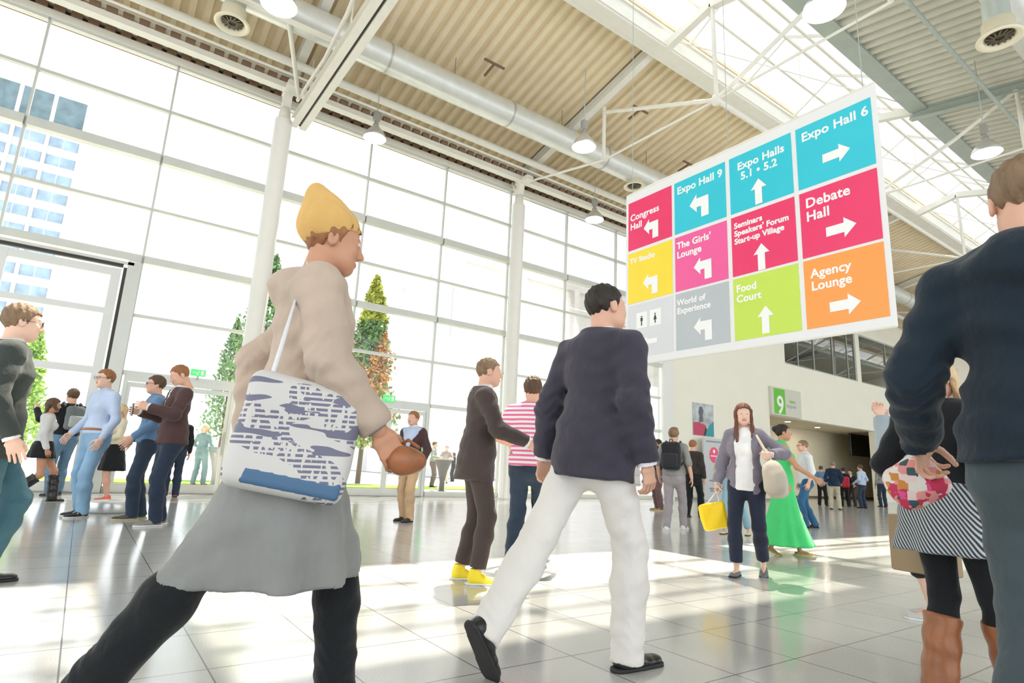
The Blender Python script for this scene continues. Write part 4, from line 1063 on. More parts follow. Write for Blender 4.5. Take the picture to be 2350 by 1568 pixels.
        link_mesh('hair', (V_*hs) @ Rh.T+hp, F_, hmat, r, None, True)
    if glasses:
        mb = MB(); tr = lambda v: tuple(Rh @ (A(*v)*hs)+hp)
        for sx in (-1, 1):
            pts = [tr((sx*(.033+.024*math.cos(t)), .100-.004*abs(math.cos(t)), .004+.017*math.sin(t))) for t in np.linspace(0, 2*PI, 13)]
            mb.tube(pts, .0022*hs, 6, caps=False); mb.tube([tr((sx*.057, .096, .008)), tr((sx*.078, .05, .008)), tr((sx*.082, -.01, .0))], .002*hs, 6)
        mb.tube([tr((-.009, .101, .006)), tr((.009, .101, .006))], .002*hs, 6)
        mb.build('glasses', mat('glasses_frame', (.03, .025, .02), .3), r)
    tag(r, label, 'person', group)
    J.update(T=T, Rt=Rt, H=H, pel=pel, neck=neck, hp=hp, Rh=Rh, hs=hs, root=r, torso=torso, th=th-PI/2, pos=A(X, Y, 0))
    return J
def px_seed(s): return sum(ord(c)*(i+1) for i, c in enumerate(s)) % 9973
def footdir(J, k):
    p = J['pit'+k]; return rot_z(J['fyaw'+k]) @ A(0, math.cos(p), -math.sin(p))
HAIRC = {'hair_brown': (.10, .055, .03), 'hair_dark': (.025, .018, .014), 'hair_blond': (.62, .45, .26), 'hair_ginger': (.30, .13, .05), 'hair_auburn': (.16, .06, .035), 'hair_grey': (.22, .19, .15), 'hair_light_brown': (.22, .14, .08)}
def world(J, p):
    """from a person's own frame into the hall"""
    q = rot_z(J['th']) @ np.asarray(p, float); return q+J['pos']
def wempty(name, J, p, extra_rot=0.0):
    q = world(J, p); return empty(name, tuple(q), J['th']+extra_rot)
# ---- things people carry (top-level, placed where they are carried)
def rounded(P, c, half, rad):
    q = np.abs(P-c)-(np.asarray(half)-rad); return np.linalg.norm(np.maximum(q, 0), axis=1)+np.minimum(q.max(1), 0)-rad
def backpack(J, mt, mt2, label, sc=1.0):
    H = J['H']; c = J['T']((0, -.115, .19)); r = wempty('backpack', J, c); Rt = J['Rt']
    def f(P):
        Q = P @ Rt
        d = rounded(Q, A(0, 0, 0), A(.155, .085, .23)*sc, .07*sc); return d+.003*np.sin(Q[:, 2]*40+Q[:, 0]*10)
    V, F = nets(f, A(-.24, -.2, -.3)*sc-.02, A(.24, .2, .3)*sc+.02, .012); link_mesh('bag_body', V, F, mt, r, None, True)
    V, F = nets(lambda P: rounded(P @ Rt, A(0, -.085, -.07)*sc, A(.12, .04, .11)*sc, .035*sc), A(-.2, -.2, -.25)*sc, A(.2, .05, .12)*sc, .010); link_mesh('front_pocket', V, F, mt2, r, None, True)
    for sx in (-1, 1):
        pts = []
        for t in np.linspace(0, 1, 9):
            a = PI*t; p = A(sx*.085*H/1.0*.9, -.055*H+.15*H*math.sin(a)*.8, .305*H-.19*H*t)
            q = J['pel']+Rt @ p; pts.append(q)
        mb = MB()
        pp = [Vector(J['T']((sx*.070, -.065, .30))-c), Vector(J['T']((sx*.068, -.01, .333))-c), Vector(J['T']((sx*.066, .055, .295))-c), Vector(J['T']((sx*.072, .082, .22))-c), Vector(J['T']((sx*.092, .05, .15))-c), Vector(J['T']((sx*.085, -.05, .11))-c)]
        for a, b in zip(pp[:-1], pp[1:]): mb.bar(a, b, .035, .012, up=(0, 1, .3))
        mb.build('strap', mt, r)
    MB().tube([(-.03, .02, .22*sc), (-.02, .0, .27*sc), (.02, .0, .27*sc), (.03, .02, .22*sc)], .008, 8).build('grab_loop', mt2, r)
    tag(r, label, 'backpack'); return r
def softbag(J, p, half, mt, name, label, cat, rot=(0, 0, 0), strap=None, hh=.01, parts=None, sag=.0):
    r = wempty(name, J, p); R_ = rot_z(rot[2]) @ rot_x(rot[0]) @ rot_y(rot[1]); half = np.asarray(half, float)
    def f(P):
        Q = P @ R_; Q = Q.copy(); t = np.clip((half[2]-Q[:, 2])/(2*half[2]), 0, 1); k = 1+sag*np.sin(PI*np.clip(t, 0, 1)*.8); Q[:, 0] /= k; Q[:, 1] /= k
        return rounded(Q, A(0, 0, 0), half, half.min()*.85)+.003*np.sin(Q[:, 0]*35+Q[:, 2]*28)
    m_ = np.linalg.norm(half)*(1+sag)+.04
    V, F = nets(f, A(-m_, -m_, -m_), A(m_, m_, m_), hh); link_mesh('bag_body', V, F, mt, r, None, True)
    if strap:
        mb = MB(); mb.tube([tuple(np.asarray(q)-np.asarray(p)) for q in strap[0]], strap[1], 8); mb.build('strap', strap[2], r)
    tag(r, label, cat); return r

# ------------------------------------------------------------------ the people in the hall
C_ = cloth
BLACK = C_('black_cloth', (.010, .012, .014)); CHAR = C_('charcoal_suiting', (.045, .055, .052)); WSH = C_('white_shirting', (.80, .80, .82)); NAVYT = C_('navy_trouser', (.022, .035, .065))
JEANL = C_('light_blue_denim', (.25, .42, .60), .18); JEAND = C_('dark_denim', (.028, .045, .075), .18); LBL = C_('pale_blue_shirting', (.50, .60, .78)); DEN = C_('mid_blue_denim_shirt', (.13, .24, .40))
MAR = C_('dark_brown_wool', (.075, .040, .038)); TAN = C_('tan_chino', (.62, .42, .25)); CREAMT = C_('off_white_trouser', (.80, .77, .73), .04); SUITN = C_('navy_blazer', (.050, .045, .065)); SUITB = C_('brown_black_suit', (.062, .045, .042))
KHA = C_('khaki_cloth', (.55, .50, .38)); BEI = C_('beige_coat', (.52, .41, .33)); GRL = C_('grey_marl_jersey', (.26, .265, .255), .12); FLARECAP = C_('flare_tinted_knit', (.68, .42, .14)); GREYS = C_('grey_sweatshirt', (.30, .30, .29)); MAUV = C_('mauve_grey_knit', (.22, .20, .25))  # the cap knit has the orange lens flare put into its colour
GREEN = C_('bright_green_crepe', (.07, .62, .19), .05); TEAL = C_('teal_suit', (.17, .27, .27)); HOOD = C_('ink_blue_fleece', (.010, .020, .032), .10); SLATE = C_('slate_trouser', (.055, .075, .085)); GMT = C_('grey_mauve_denim', (.36, .32, .34)); MRT = C_('maroon_brown_trouser', (.17, .10, .10))
STRP = stripes('pink_white_stripes', (.82, .80, .84), (.75, .16, .32), 2, 24, .52); SKS = stripes('black_white_diagonal_stripes', (.50, .53, .55), (.03, .04, .05), 0, 80, .5, tilt=(0, .6, 0))
LEA = mat('black_leather', (.015, .015, .016), .25, 0, .1, 40); LEB = mat('brown_leather', (.33, .12, .045), .35, 0, .25, 18, .2, 8); SOLEW = mat('white_rubber', (.75, .75, .73), .6); SOLEB = mat('black_rubber', (.02, .02, .02), .6); SOLEY = mat('gum_rubber', (.60, .50, .28), .6)
YEL = mat('yellow_shoe_knit', (.88, .70, .02), .6, 0, .2, 60); COR = mat('coral_shoe_mesh', (.90, .14, .08), .6); GSH = mat('grey_shoe_knit', (.25, .25, .23), .7, 0, .2, 60); DSH = mat('dark_shoe_canvas', (.07, .09, .09), .7); WSHOE = mat('white_shoe_leather', (.80, .80, .78), .45); REDSH = mat('red_brown_leather', (.30, .04, .03), .4)
BLUSH = mat('blue_grey_shoe', (.16, .24, .28), .6); TANSH = mat('tan_shoe_leather', (.40, .26, .12), .5)
S3 = math.radians
def place(feet, head): return place_feet(feet[0], feet[1], head)
def shirt(m, hem=.02, sl=1.0, **k): d = dict(infl=.012, hem=hem, sleeve=sl, wamp=.0025); d.update(k); return (m, d)
def garm(m): return m
def TP(m, **k): d = dict(infl=.011, hem=.03, sleeve=1.0); d.update(k); return ('shirt', dict(mt=m, **d))
def JK(m, **k): d = dict(infl=.021, hem=-.045, sleeve=.99, open_w=.055, slack=.004, flare=.012, wamp=.004); d.update(k); return ('jacket', dict(mt=m, **d))
WALK = lambda f=.14, b=-.17, front='L': {front: (0, f, 0, 0), ('R' if front == 'L' else 'L'): (0, b, .045, S3(42)), 'drop': .018}

# 1 walker in the beige coat, front centre left
J = person('large walker in beige coat, long grey shirt and ochre knit cap, front left', place_head(742, 452, 1.88), 2, lean=.05, skn='tan',
    stance={'L': (0, .13, 0, 0), 'R': (0, -.27, .03, S3(35)), 'drop': .012}, arms={'R': (.12, .42, -.86), 'L': (.15, -.30, -.88)}, head=(0, -.10), hands=(.5, .5), build=1.0,
    legs=(BLACK, .010), top=TP(GRL, hem=-.05), jacket=JK(BEI, hem=-.05, hood=True, open_w=0, infl=.028, slack=.010, wamp=.006), hair=('short', 'hair_ginger'), shoes=('dress', LEA, SOLEB), skirt=(GRL, .245, .25, .04))
gh = J
def capf(P): d = ell(P, A(0, -.03, .055), (.092, .112, .095)); d = smin(d, ell(P, A(0, -.065, .13), (.055, .06, .055)), .05); d = smin(d, ell(P, A(0, -.10, .175), (.028, .03, .035)), .04); return np.maximum(d, (.02+P[:, 1]*.45)-P[:, 2])+.0018*np.sin(P[:, 0]*230)
V, F = nets(capf, (-.13, -.17, -.1), (.13, .13, .24), .006); link_mesh('knit_cap', (V*J['hs']) @ J['Rh'].T+J['hp'], F, FLARECAP, J['root'], None, True)
# newsprint bag
m, nt, b = nodemat('newsprint_print')
tc = nt.nodes.new('ShaderNodeTexCoord'); mp = nt.nodes.new('ShaderNodeMapping'); mp.inputs['Scale'].default_value = (1, 1.0, 1); nt.links.new(tc.outputs['Object'], mp.inputs[0])
spz = nt.nodes.new('ShaderNodeSeparateXYZ'); nt.links.new(tc.outputs['Object'], spz.inputs[0])
def nm(op, a, bb=0.0):
    n = nt.nodes.new('ShaderNodeMath'); n.operation = op
    for i_, v_ in enumerate((a, bb)):
        if isinstance(v_, (int, float)): n.inputs[i_].default_value = v_
        else: nt.links.new(v_, n.inputs[i_])
    return n.outputs[0]
def nzz(scale, sc3, thr):
    q_ = nt.nodes.new('ShaderNodeMapping'); q_.inputs['Scale'].default_value = sc3; nt.links.new(tc.outputs['Object'], q_.inputs[0])
    n = nt.nodes.new('ShaderNodeTexNoise'); n.inputs['Scale'].default_value = scale; n.inputs['Detail'].default_value = 1; nt.links.new(q_.outputs[0], n.inputs[0]); return nm('GREATER_THAN', n.outputs[0], thr)
rows_ = nm('GREATER_THAN', nm('FRACT', nm('MULTIPLY', spz.outputs[2], 62.0)), .45)
words = nzz(60, (1, 1, .3), .47); block = nzz(5, (1, 1, 1.4), .50); head_ = nm('MULTIPLY', nzz(9, (1, .7, 3.2), .58), nm('GREATER_THAN', spz.outputs[2], -.05))
ink = nm('MAXIMUM', nm('MULTIPLY', nm('MULTIPLY', rows_, words), block), head_)
cr = nt.nodes.new('ShaderNodeMix'); cr.data_type = 'RGBA'; cr.inputs[6].default_value = (.60, .58, .56, 1); cr.inputs[7].default_value = (.15, .15, .22, 1); nt.links.new(ink, cr.inputs[0]); nt.links.new(cr.outputs[2], b.inputs['Base Color'])
b.inputs['Roughness'].default_value = .5; NEWS = m
c = A(.27, .0, .93)
r = softbag(J, c, (.05, .185, .185), NEWS, 'newsprint_bag', 'flat newsprint-patterned bag at the hip of the walker in the knit cap', 'bag', rot=(S3(-10), 0, 0), strap=([c+A(0, -.10, .165), J['shR']+A(.0, -.05, .075), c+A(0, .10, .165)], .010, WSH), hh=.009)
link_mesh('blue_band', *nets(lambda P: rounded(P @ rot_x(S3(-10)), A(.0, .02, -.135), A(.0535, .15, .028), .01), (-.1, -.3, -.3), (.1, .3, .05), .007), mat('print_blue', (.06, .14, .26), .5), r, None, True)
hp_ = J['handR']; r = wempty('leather_pouch', J, hp_+A(.0, .05, -.02)); V, F = nets(lambda P: ell(P, A(0, 0, 0), (.04, .068, .05))+.003*np.sin(P[:, 1]*50), (-.08, -.13, -.1), (.08, .13, .1), .007); link_mesh('pouch_body', V, F, LEB, r, None, True); MB().tube([(-.04, -.03, .045), (0, .0, .07), (.04, .03, .045)], .006, 8).build('flap_cord', LEB, r); tag(r, 'rounded brown leather pouch in the hand of the knit-capped walker', 'pouch')

# 2 man in the navy blazer, centre
J = person('man seen from behind in a navy blazer and off-white trousers, large in the centre', place_head(1368, 627, 1.88), 48, lean=.09, stance={'R': (0, .07, 0, 0), 'L': (0, -.27, .07, S3(58)), 'drop': .004},
    arms={'L': (.27, -.05, -.95), 'R': (.12, .05, -.97)}, head=(-.25, .05), hands=(.7, .6), build=1.02, legs=(CREAMT, .014), top=TP(WSH), jacket=JK(SUITN, hem=-.07, open_w=.05, infl=.025, slack=.007, wamp=.006), collar=WSH, hair=('crop', 'hair_dark'), shoes=('dress', LEA, SOLEB))
# 3 yellow shoes
J = person('man in a dark brown suit and bright yellow shoes reaching one arm forward', place((1078, 1336), 812), 8, lean=.06, stance={'R': (0, .02, 0, 0), 'L': (0, -.035, .0, 0), 'drop': .0}, arms={'R': (.05, .62, -.62), 'L': (.1, .1, -.95)}, head=(0, 0),
    legs=(SUITB, .004, -.02), top=TP(WSH), jacket=JK(SUITB, hem=-.09), collar=WSH, hair=('crop', 'hair_light_brown'), shoes=('tall.18', YEL, SOLEW))
# 4 striped shirt
J = person('man in a pink and white striped polo and dark jeans, beside the navy blazer man', place((1205, 1300), 856), 75, stance={'L': (0, -.05, 0, 0), 'R': (0, .08, 0, 0), 'drop': .004}, arms={'L': (.16, .45, -.55), 'R': (.2, .1, -.9)}, head=(.3, 0),
    legs=(JEAND, .010), top=TP(STRP, sleeve=.36, slack=.012, hem=-.01, infl=.016), belt=LEB, hair=('messy', 'hair_brown'), shoes=('sneaker', BLUSH, SOLEW))
# 5 tan trousers
J = person('man in tan trousers and open dark jacket standing near the glass doors', place((932, 1197), 940), 232, stance={'L': (0, .03, 0, 0), 'R': (.0, -.03, 0, 0)}, arms={'L': (.18, .15, -.9), 'R': (.2, .35, -.7)},
    legs=(TAN, .008), top=TP(LBL, hem=.0), jacket=JK(MAR, open_w=.16, hem=-.06), collar=WSH, hair=('short', 'hair_ginger'), shoes=('dress', LEA, SOLEB))
c = J['T']((.15, .02, -.03)); softbag(J, c+A(.02, 0, 0), (.045, .15, .12), LEB, 'shoulder_bag', 'brown shoulder bag at the side of the man in tan trousers', 'bag', strap=([c+A(0, -.1, .1), J['shR']+A(.02, -.03, .07), c+A(0, .12, .1)], .009, LEB))
# 6 three men standing at the left
J = person('man in pale blue shirt and light jeans, leftmost of three standing friends', place((186, 1186), 843), 212, stance={'L': (.01, .03, 0, 0), 'R': (0, -.02, 0, 0)}, arms={'L': (.1, .18, -.93), 'R': (.12, .30, -.85)},
    legs=(JEANL, .010), top=TP(LBL, hem=.02), belt=LEB, collar=LBL, hair=('short', 'hair_ginger'), shoes=('sneaker', SOLEB, SOLEW), glasses=True, skn='pale')
for kk in range(3):       # three white stripes on each trainer side
    for so in [o for o in J['root'].children if o.name.startswith('shoe')]:
        mb = MB(); y = .02+.026*kk
        for sx in (-1, 1): mb.bar((sx*.0435, y-.012, -.062), (sx*.034, y+.004, -.030), .009, .004, up=(1, 0, 0))
        o = mb.build('stripe', SOLEW, so); o.matrix_local = Matrix.Translation(Vector(so.data.vertices[0].co)*0)
        k = 'L' if np.linalg.norm(np.mean([v.co[:] for v in list(so.data.vertices)[::40]], 0)-J['ankL']) < np.linalg.norm(np.mean([v.co[:] for v in list(so.data.vertices)[::40]], 0)-J['ankR']) else 'R'
        o.matrix_local = Matrix.Translation(Vector(J['ank'+k])+Vector((0, 0, .0855*J['H']/1.75-.046*J['H']))) @ Matrix(rot_z(J['fyaw'+k]).tolist()).to_4x4() @ Matrix.Scale(J['H']/1.75*1.01, 4)
J = person('man in denim-blue shirt and navy jeans, middle of three standing friends', place((310, 1192), 857), 188, stance={'L': (.02, .03, 0, 0), 'R': (0, -.03, 0, 0)}, arms={'L': (.1, .40, -.82), 'R': (.1, .30, -.88)},
    legs=(JEAND, .012), top=TP(DEN, hem=-.01, infl=.016), collar=DEN, hair=('short', 'hair_brown'), shoes=('sneaker', DSH, SOLEY), glasses=True)
MID = J
J = person('man in dark brown jacket looking down, rightmost of three standing friends', place((362, 1206), 833), 196, stance={'L': (.02, .03, 0, 0), 'R': (0, -.02, 0, 0)}, arms={'L': (.0, .62, -.32), 'R': (.05, .60, -.38)}, head=(0, -.45),
    legs=(NAVYT, .010), top=TP(WSH), jacket=JK(MAR, hem=-.03, open_w=.03, infl=.024, slack=.008), collar=WSH, hair=('crop', 'hair_ginger'), shoes=('sneaker', GSH, SOLEW), hands=(.5, .5))
c = (J['handL']+J['handR'])/2+A(0, .03, -.02); r = wempty('smartphone', J, c); MB().rbox(-.036, .036, -.005, .005, -.075, .075, .004).build('case', LEA, r); MB().box(-.032, .032, -.0062, -.005, -.068, .068).build('display', mat('phone_glass', (.02, .02, .03), .1), r); tag(r, 'black smartphone held up by the man in the dark brown jacket', 'phone')
# behind them
J = person('woman in dark skirt and coral running shoes behind the three standing friends', place_feet(243, 1150, None, 1.68), 185, fem=True, legs=None, top=TP(C_('cream_blouse', (.75, .68, .50)), hem=.0), skirt=(BLACK, .30, .22, .06), hair=('bob', 'hair_blond'), shoes=('sneaker', COR, SOLEW), arms={'L': (.1, .5, -.6), 'R': (.1, .5, -.6)})
J = person('person in navy jeans and red-brown shoes, mostly hidden behind the dark brown jacket', place_feet(388, 1142, None, 1.72), 100, legs=(NAVYT, .010), top=TP(BLACK), hair=('short', 'hair_dark'), shoes=('dress', REDSH, SOLEB))
J = person('man in black with a grey backpack lifting his arms, far left', place((122, 1138), 887), 112, stance={'L': (0, -.05, 0, 0), 'R': (.0, .06, 0, 0), 'drop': .004}, arms={'L': (.35, .50, -.05, (.8, .2, -1)), 'R': (.10, .60, -.02, (.6, .2, -1))},
    legs=(C_('worn_blue_denim', (.12, .22, .33), .2), .008), top=TP(BLACK, infl=.018), hair=('short', 'hair_brown'), shoes=('dress', LEA, SOLEB))
backpack(J, C_('grey_pack_nylon', (.16, .18, .18)), C_('light_pack_nylon', (.42, .44, .44)), 'grey backpack on the man taking a picture at the far left', .95)
J = person('woman in pale top and tall black boots near the left edge', place_feet(72, 1152, None, 1.70), 4, fem=True, skn='tan', stance=WALK(.15, -.16, 'L'), top=TP(C_('pale_grey_blouse', (.62, .62, .62)), hem=.01, slack=.01), skirt=(BLACK, .40, .20, .07), hair=('bob', 'hair_brown'), shoes=('tall.85', LEA, SOLEB))
J = person('man in a charcoal suit with glasses, walking in from the left edge', place_head(54, 676, 1.86), 4, skn='pale', stance=WALK(.05, -.17, 'L'), arms={'R': (.16, .15, -.93), 'L': (.15, -.1, -.93)}, legs=(C_('teal_blue_denim', (.05, .13, .17)), .01), top=TP(WSH), jacket=JK(CHAR, hem=-.08, infl=.024), collar=WSH,
    hair=('short', 'hair_light_brown'), shoes=('dress', LEA, SOLEB), glasses=True, build=1.05)
# legs seen past the blazer man
J = person('person in black standing far off between the striped polo and navy blazer', place_feet(1240, 1192, None, 1.66), 250, legs=(BLACK, .006), top=TP(BLACK), hair=('short', 'hair_dark'), shoes=('dress', LEA, SOLEB), fem=True)
# right of centre
J = person('man in a dark sweater phoning beside the pale wall pier', place((1513, 1172), 1006), 205, arms={'L': (.12, .35, .28, (1, .3, -1)), 'R': (.1, .3, -.6)}, head=(0, -.2), legs=(MRT, .012), top=TP(BLACK, infl=.018), hair=('short', 'hair_dark'), shoes=('dress', TANSH, SOLEY), skn='tan', hands=(1.1, .5))
J = person('man in grey sweatshirt with a black backpack, walking away', place((1548, 1217), 975), 78, stance={'L': (0, -.07, 0, 0), 'R': (0, .13, 0, 0), 'drop': .012}, arms={'L': (.15, .1, -.9), 'R': (.22, -.05, -.93)}, legs=(GMT, .006), top=TP(GREYS, hem=.0, infl=.018, sleeve=.62), hair=('messy', 'hair_light_brown'), shoes=('sneaker', WSHOE, SOLEW))
backpack(J, C_('black_pack_nylon', (.022, .022, .026)), C_('black_pack_pocket', (.03, .03, .035)), 'black backpack on the man in the grey sweatshirt', 1.0)
J = person('ginger man in a black jacket walking just right of the black backpack', place((1592, 1188), 1005), 70, stance={'L': (0, -.06, 0, 0), 'R': (0, .10, 0, 0), 'drop': .01}, legs=(BLACK, .006), top=TP(C_('dark_brown_knit', (.04, .032, .028)), infl=.022), hair=('short', 'hair_ginger'), shoes=('dress', LEA, SOLEB))
J = person('woman with long auburn hair, white top and open mauve-grey cardigan', place((1720, 1322), 918), 262, fem=True, skn='pale', stance={'R': (0, .06, 0, 0), 'L': (-.01, -.07, 0.02, S3(20)), 'drop': .006},
    arms={'L': (.22, .30, -.36, (1.2, -.3, -1)), 'R': (.26, .05, -.93)}, head=(.25, -.05), legs=(C_('ink_navy_trouser', (.020, .026, .05)), .003, -.03), top=TP(C_('white_jersey', (.86, .86, .87)), hem=-.04, flare=.02, infl=.013), jacket=JK(MAUV, hem=-.06, open_w=.4, full=.075, infl=.024, slack=.008), hair=('long', 'hair_auburn'), shoes=('flat', mat('grey_flat_leather', (.16, .17, .18), .5), SOLEB), hands=(1.2, 1.1), build=.92)
wm_ = J
c = J['T']((-.165, .07, .03)); TOTE = C_('beige_canvas', (.56, .49, .41))
softbag(J, c, (.07, .17, .155), TOTE, 'tote_bag', 'slouchy beige tote on the shoulder of the woman with auburn hair', 'bag', rot=(S3(8), S3(6), 0), strap=([c+A(0, -.10, .13), J['shL']+A(-.01, -.03, .075), J['shL']+A(.02, .07, .0), c+A(0, .10, .13)], .014, TOTE), sag=.35)
c = J['handR']+A(.02, .0, -.23); YB = mat('yellow_bag_plastic', (.95, .66, .005), .35, 0, .15, 12)
softbag(J, c, (.125, .04, .125), YB, 'shopping_bag', 'bright yellow shopping bag in the hand of the woman with auburn hair', 'bag', rot=(0, S3(14), .2), strap=([c+A(-.06, 0, .11), J['handR']+A(-.01, 0, -.0), c+A(.06, 0, .11)], .008, WSH))
J = person('person in light blue jeans walking directly behind the woman with auburn hair', place_feet(1688, 1227, None, 1.60), 255, fem=True, stance={'R': (.03, .05, 0, 0), 'L': (-.05, -.06, 0, 0), 'drop': .005}, legs=(C_('sky_blue_denim', (.28, .46, .56), .15), .002, -.02), top=TP(GREYS), hair=('short', 'hair_brown'), shoes=('flat', mat('pale_yellow_leather', (.7, .65, .4), .5), SOLEB))
J = person('woman in a long sleeveless bright green dress with a dark hair bun', place((1806, 1275), 965), 12, fem=True, skn='tan', stance={'L': (0, .10, 0, 0), 'R': (0, -.12, .02, S3(25)), 'drop': .01}, arms={'R': (.08, .66, -.70), 'L': (.15, -.2, -.9)}, head=(0, .05), dress=(GREEN, .075, .34, 0), top=('bodice', dict(mt=GREEN, infl=.013, hem=.04, sleeve=0, neckz=.300, wamp=.001)), hair=('bun', 'hair_dark'), shoes=('heel', mat('bronze_sandal', (.42, .24, .08), .4), SOLEY))
J = person('man with glasses in pale shirt and blue jeans behind the woman in green', place((1856, 1212), 1005), 200, stance={'L': (0, .05, 0, 0), 'R': (0, -.09, 0, 0), 'drop': .01}, legs=(C_('strong_blue_denim', (.03, .12, .24), .15), .008), top=TP(C_('pale_grey_shirt', (.66, .68, .68)), hem=-.03, sleeve=.7, slack=.01), collar=WSH, hair=('balding', 'hair_light_brown'), shoes=('dress', LEA, SOLEB), glasses=True)
# group by the hall entrance
for lab, ft, hd, fc, tm, lm, jk, hr in (
    ('man in a mid-blue shirt, leftmost of the group at the hall entrance', (1889, 1161), 1068, 80, C_('entrance_blue_shirt', (.14, .25, .42)), BLACK, None, 'hair_brown'),
    ('man in dark blue blazer and khaki trousers in the hall entrance group', (1918, 1170), 1057, 95, WSH, KHA, C_('deep_blue_blazer', (.012, .030, .065)), 'hair_grey'),
    ('person in black with a red pack in the group at the hall entrance', (1941, 1163), 1072, 110, BLACK, BLACK, None, 'hair_dark'),
    ('man in a dark suit facing us in the hall entrance group', (1957, 1163), 1077, 245, WSH, C_('dark_umber_trouser', (.06, .045, .04)), C_('dark_suit', (.03, .03, .035)), 'hair_dark'),
    ('man in pale blue shirt and dark jeans in the group at the hall entrance', (1982, 1167), 1065, 150, LBL, JEAND, None, 'hair_brown')):
    J = person(lab, place(ft, hd), fc, legs=(lm, .010), top=TP(tm, hem=.0, infl=.014), jacket=JK(jk) if jk else None, hair=('short', hr), shoes=('dress', LEA, SOLEB), arms={'L': (.12, .30, -.75), 'R': (.14, .25, -.8)}, stance={'L': (-.02, 0, 0, 0), 'R': (.02, 0, 0, 0)}, res=.022)
    if 'red pack' in lab: softbag(J, J['T']((-.02, -.13, .10)), (.15, .09, .21), mat('red_nylon', (.60, .01, .04), .5), 'backpack', 'small red backpack in the group at the hall entrance', 'backpack', hh=.018, strap=([J['T']((-.07, -.06, .28)), J['T']((-.07, .0, .33)), J['T']((-.07, .07, .25))], .012, BLACK))
J = person('person with black shoes at the right end of the group at the hall entrance', place_feet(2028, 1164, None, 1.7), 120, legs=(JEAND, .01), top=TP(GREYS), hair=('short', 'hair_dark'), shoes=('dress', LEA, SOLEB), res=.022)

# right edge: hoodie man, striped-skirt woman, woman with raised arm
J = person('man in a dark ink-blue hoodie seen from behind, large at the right edge', place_head(2330, 322, 1.90), 78, stance={'L': (.0, -.08, 0, 0), 'R': (0, .16, 0, 0), 'drop': .012}, arms={'L': (.30, .26, -.80, (0, -1, 0)), 'R': (.2, .1, -.93)}, head=(.35, -.05), hands=(.9, .5), build=1.04,
    legs=(SLATE, .014), top=TP(HOOD, hem=-.005, infl=.026, slack=.009, flare=.008, hood=True, wamp=.006), hair=('crop', 'hair_light_brown'), shoes=('dress', LEA, SOLEB))
# colourful patterned scarf bundle in his left hand
m, nt, b = nodemat('tartan_multicolour'); tc = nt.nodes.new('ShaderNodeTexCoord'); vo = nt.nodes.new('ShaderNodeTexVoronoi'); vo.distance = 'CHEBYCHEV'; vo.inputs['Scale'].default_value = 38; vo.inputs['Randomness'].default_value = .55; nt.links.new(tc.outputs['Object'], vo.inputs[0])
cr = nt.nodes.new('ShaderNodeValToRGB'); cr.color_ramp.interpolation = 'CONSTANT'; el = cr.color_ramp.elements; el[0].color = (.75, .30, .28, 1); el[1].position = .2; el[1].color = (.55, .04, .10, 1)
for p_, c_ in ((.35, (.80, .62, .60)), (.5, (.60, .25, .06)), (.62, (.05, .10, .12)), (.72, (.70, .10, .25)), (.84, (.75, .72, .65))): e_ = el.new(p_); e_.color = (*c_, 1)
sx_ = nt.nodes.new('ShaderNodeSeparateColor'); nt.links.new(vo.outputs['Color'], sx_.inputs[0]); nt.links.new(sx_.outputs[0], cr.inputs[0]); nt.links.new(cr.outputs[0], b.inputs['Base Color']); b.inputs['Roughness'].default_value = .9
c = J['handL']+A(-.04, .03, -.06); softbag(J, c, (.07, .036, .08), m, 'scarf_bundle', 'multicoloured patterned scarf bundled in the left hand of the hoodie man', 'scarf', rot=(0, S3(-35), .3), hh=.006, sag=.30, strap=([c+A(.05, 0, .03), J['handL']+A(0, 0, .01), c+A(-.05, 0, .03)], .012, m))
J = person('blonde woman in black jacket, diagonal-striped skirt and tall brown boots', place_feet(2222, 1612, 800), 62, fem=True, stance={'L': (0, -.02, 0, 0), 'R': (0, .14, .0, 0), 'drop': .004}, arms={'L': (.30, .34, -.70, (.05, -1, 0)), 'R': (.2, .1, -.9)}, hands=(1.2, .5),
    legs=(BLACK, .002), top=TP(BLACK, hem=.0, infl=.022, slack=.008), skirt=(SKS, .395, .225, .10), hair=('long', 'hair_blond'), shoes=('tall.72', LEB, SOLEB))
c = J['handL']+A(.04, .02, -.215); KR = mat('kraft_paper', (.42, .31, .19), .8, 0, .1, 8, .06, 4)
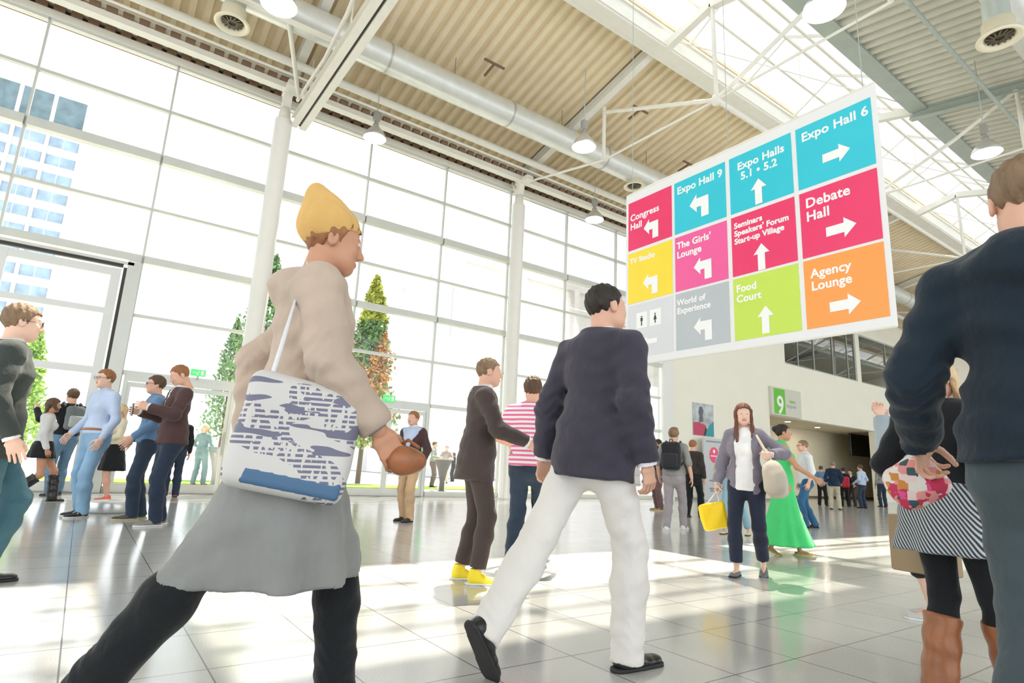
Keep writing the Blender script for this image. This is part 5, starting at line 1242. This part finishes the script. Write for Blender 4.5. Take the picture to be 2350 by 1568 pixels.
r = wempty('paper_bag', J, c); MB().rbox(-.135, .135, -.06, .06, -.15, .12, .006).build('bag_body', KR, r)
for sy in (-1, 1): MB().tube([(-.05, sy*.05, .11), (-.06, sy*.03, .18), (-.05, 0, .215), (-.02, sy*.03, .18), (.04, sy*.05, .11)], .005, 8).build('handle', KR, r)
tag(r, 'plain brown paper carrier bag held beside the diagonal-striped skirt', 'bag')
J = person('woman in grey-blue top raising her arms, left of the hoodie man', place_feet(2150, 1424, None, 1.64), 175, fem=True, skn='pale', arms={'L': (.05, .42, .12, (.2, 1.0, -1.2)), 'R': (.05, .45, .10, (.2, 1.0, -1.2))}, legs=(BLACK, .004, -.14), top=TP(C_('blue_grey_knit', (.36, .42, .46)), infl=.02, slack=.012), hair=('bob', 'hair_brown'), shoes=('sneaker', mat('pale_grey_canvas', (.55, .55, .53), .7), SOLEW), hands=(.9, .9))

# people outside on the lawn side
def outs(p): return p
J = person('blonde woman in a teal suit standing outside on the lawn', (*place_feet(452, 1113, 978)[:2], 1.72), 60, fem=True, stance={'L': (0, -.04, 0, 0), 'R': (0, .06, 0, 0)}, arms={'L': (.2, .5, -.6), 'R': (.3, .2, -.85)}, legs=(TEAL, .012), top=TP(TEAL, infl=.016), hair=('bob', 'hair_blond'), shoes=('dress', TANSH, SOLEB), res=.02)
for lab, ft, hd, fc, tm, lm, hr, fem_ in (('man in a grey shirt, left of the dark standing table outside', (990, 1118), 1012, 350, GREYS, MRT, 'hair_brown', False), ('blond man in a plaid-grey shirt behind the dark standing table outside', (1020, 1110), 1018, 260, C_('brown_grey_plaid', (.30, .26, .25), .3), KHA, 'hair_light_brown', False), ('dark-haired woman in black right of the dark standing table outside', (1038, 1106), 1038, 200, BLACK, BLACK, 'hair_dark', True)):
    x_, y_, H_ = place(ft, hd); J = person(lab, (x_, y_, min(H_, 1.8)), fc, fem=fem_, legs=(lm, .010), top=TP(tm, infl=.014), hair=('short' if not fem_ else 'bob', hr), shoes=('dress', LEA, SOLEB), arms={'L': (.1, .5, -.5), 'R': (.1, .5, -.5)}, res=.022)
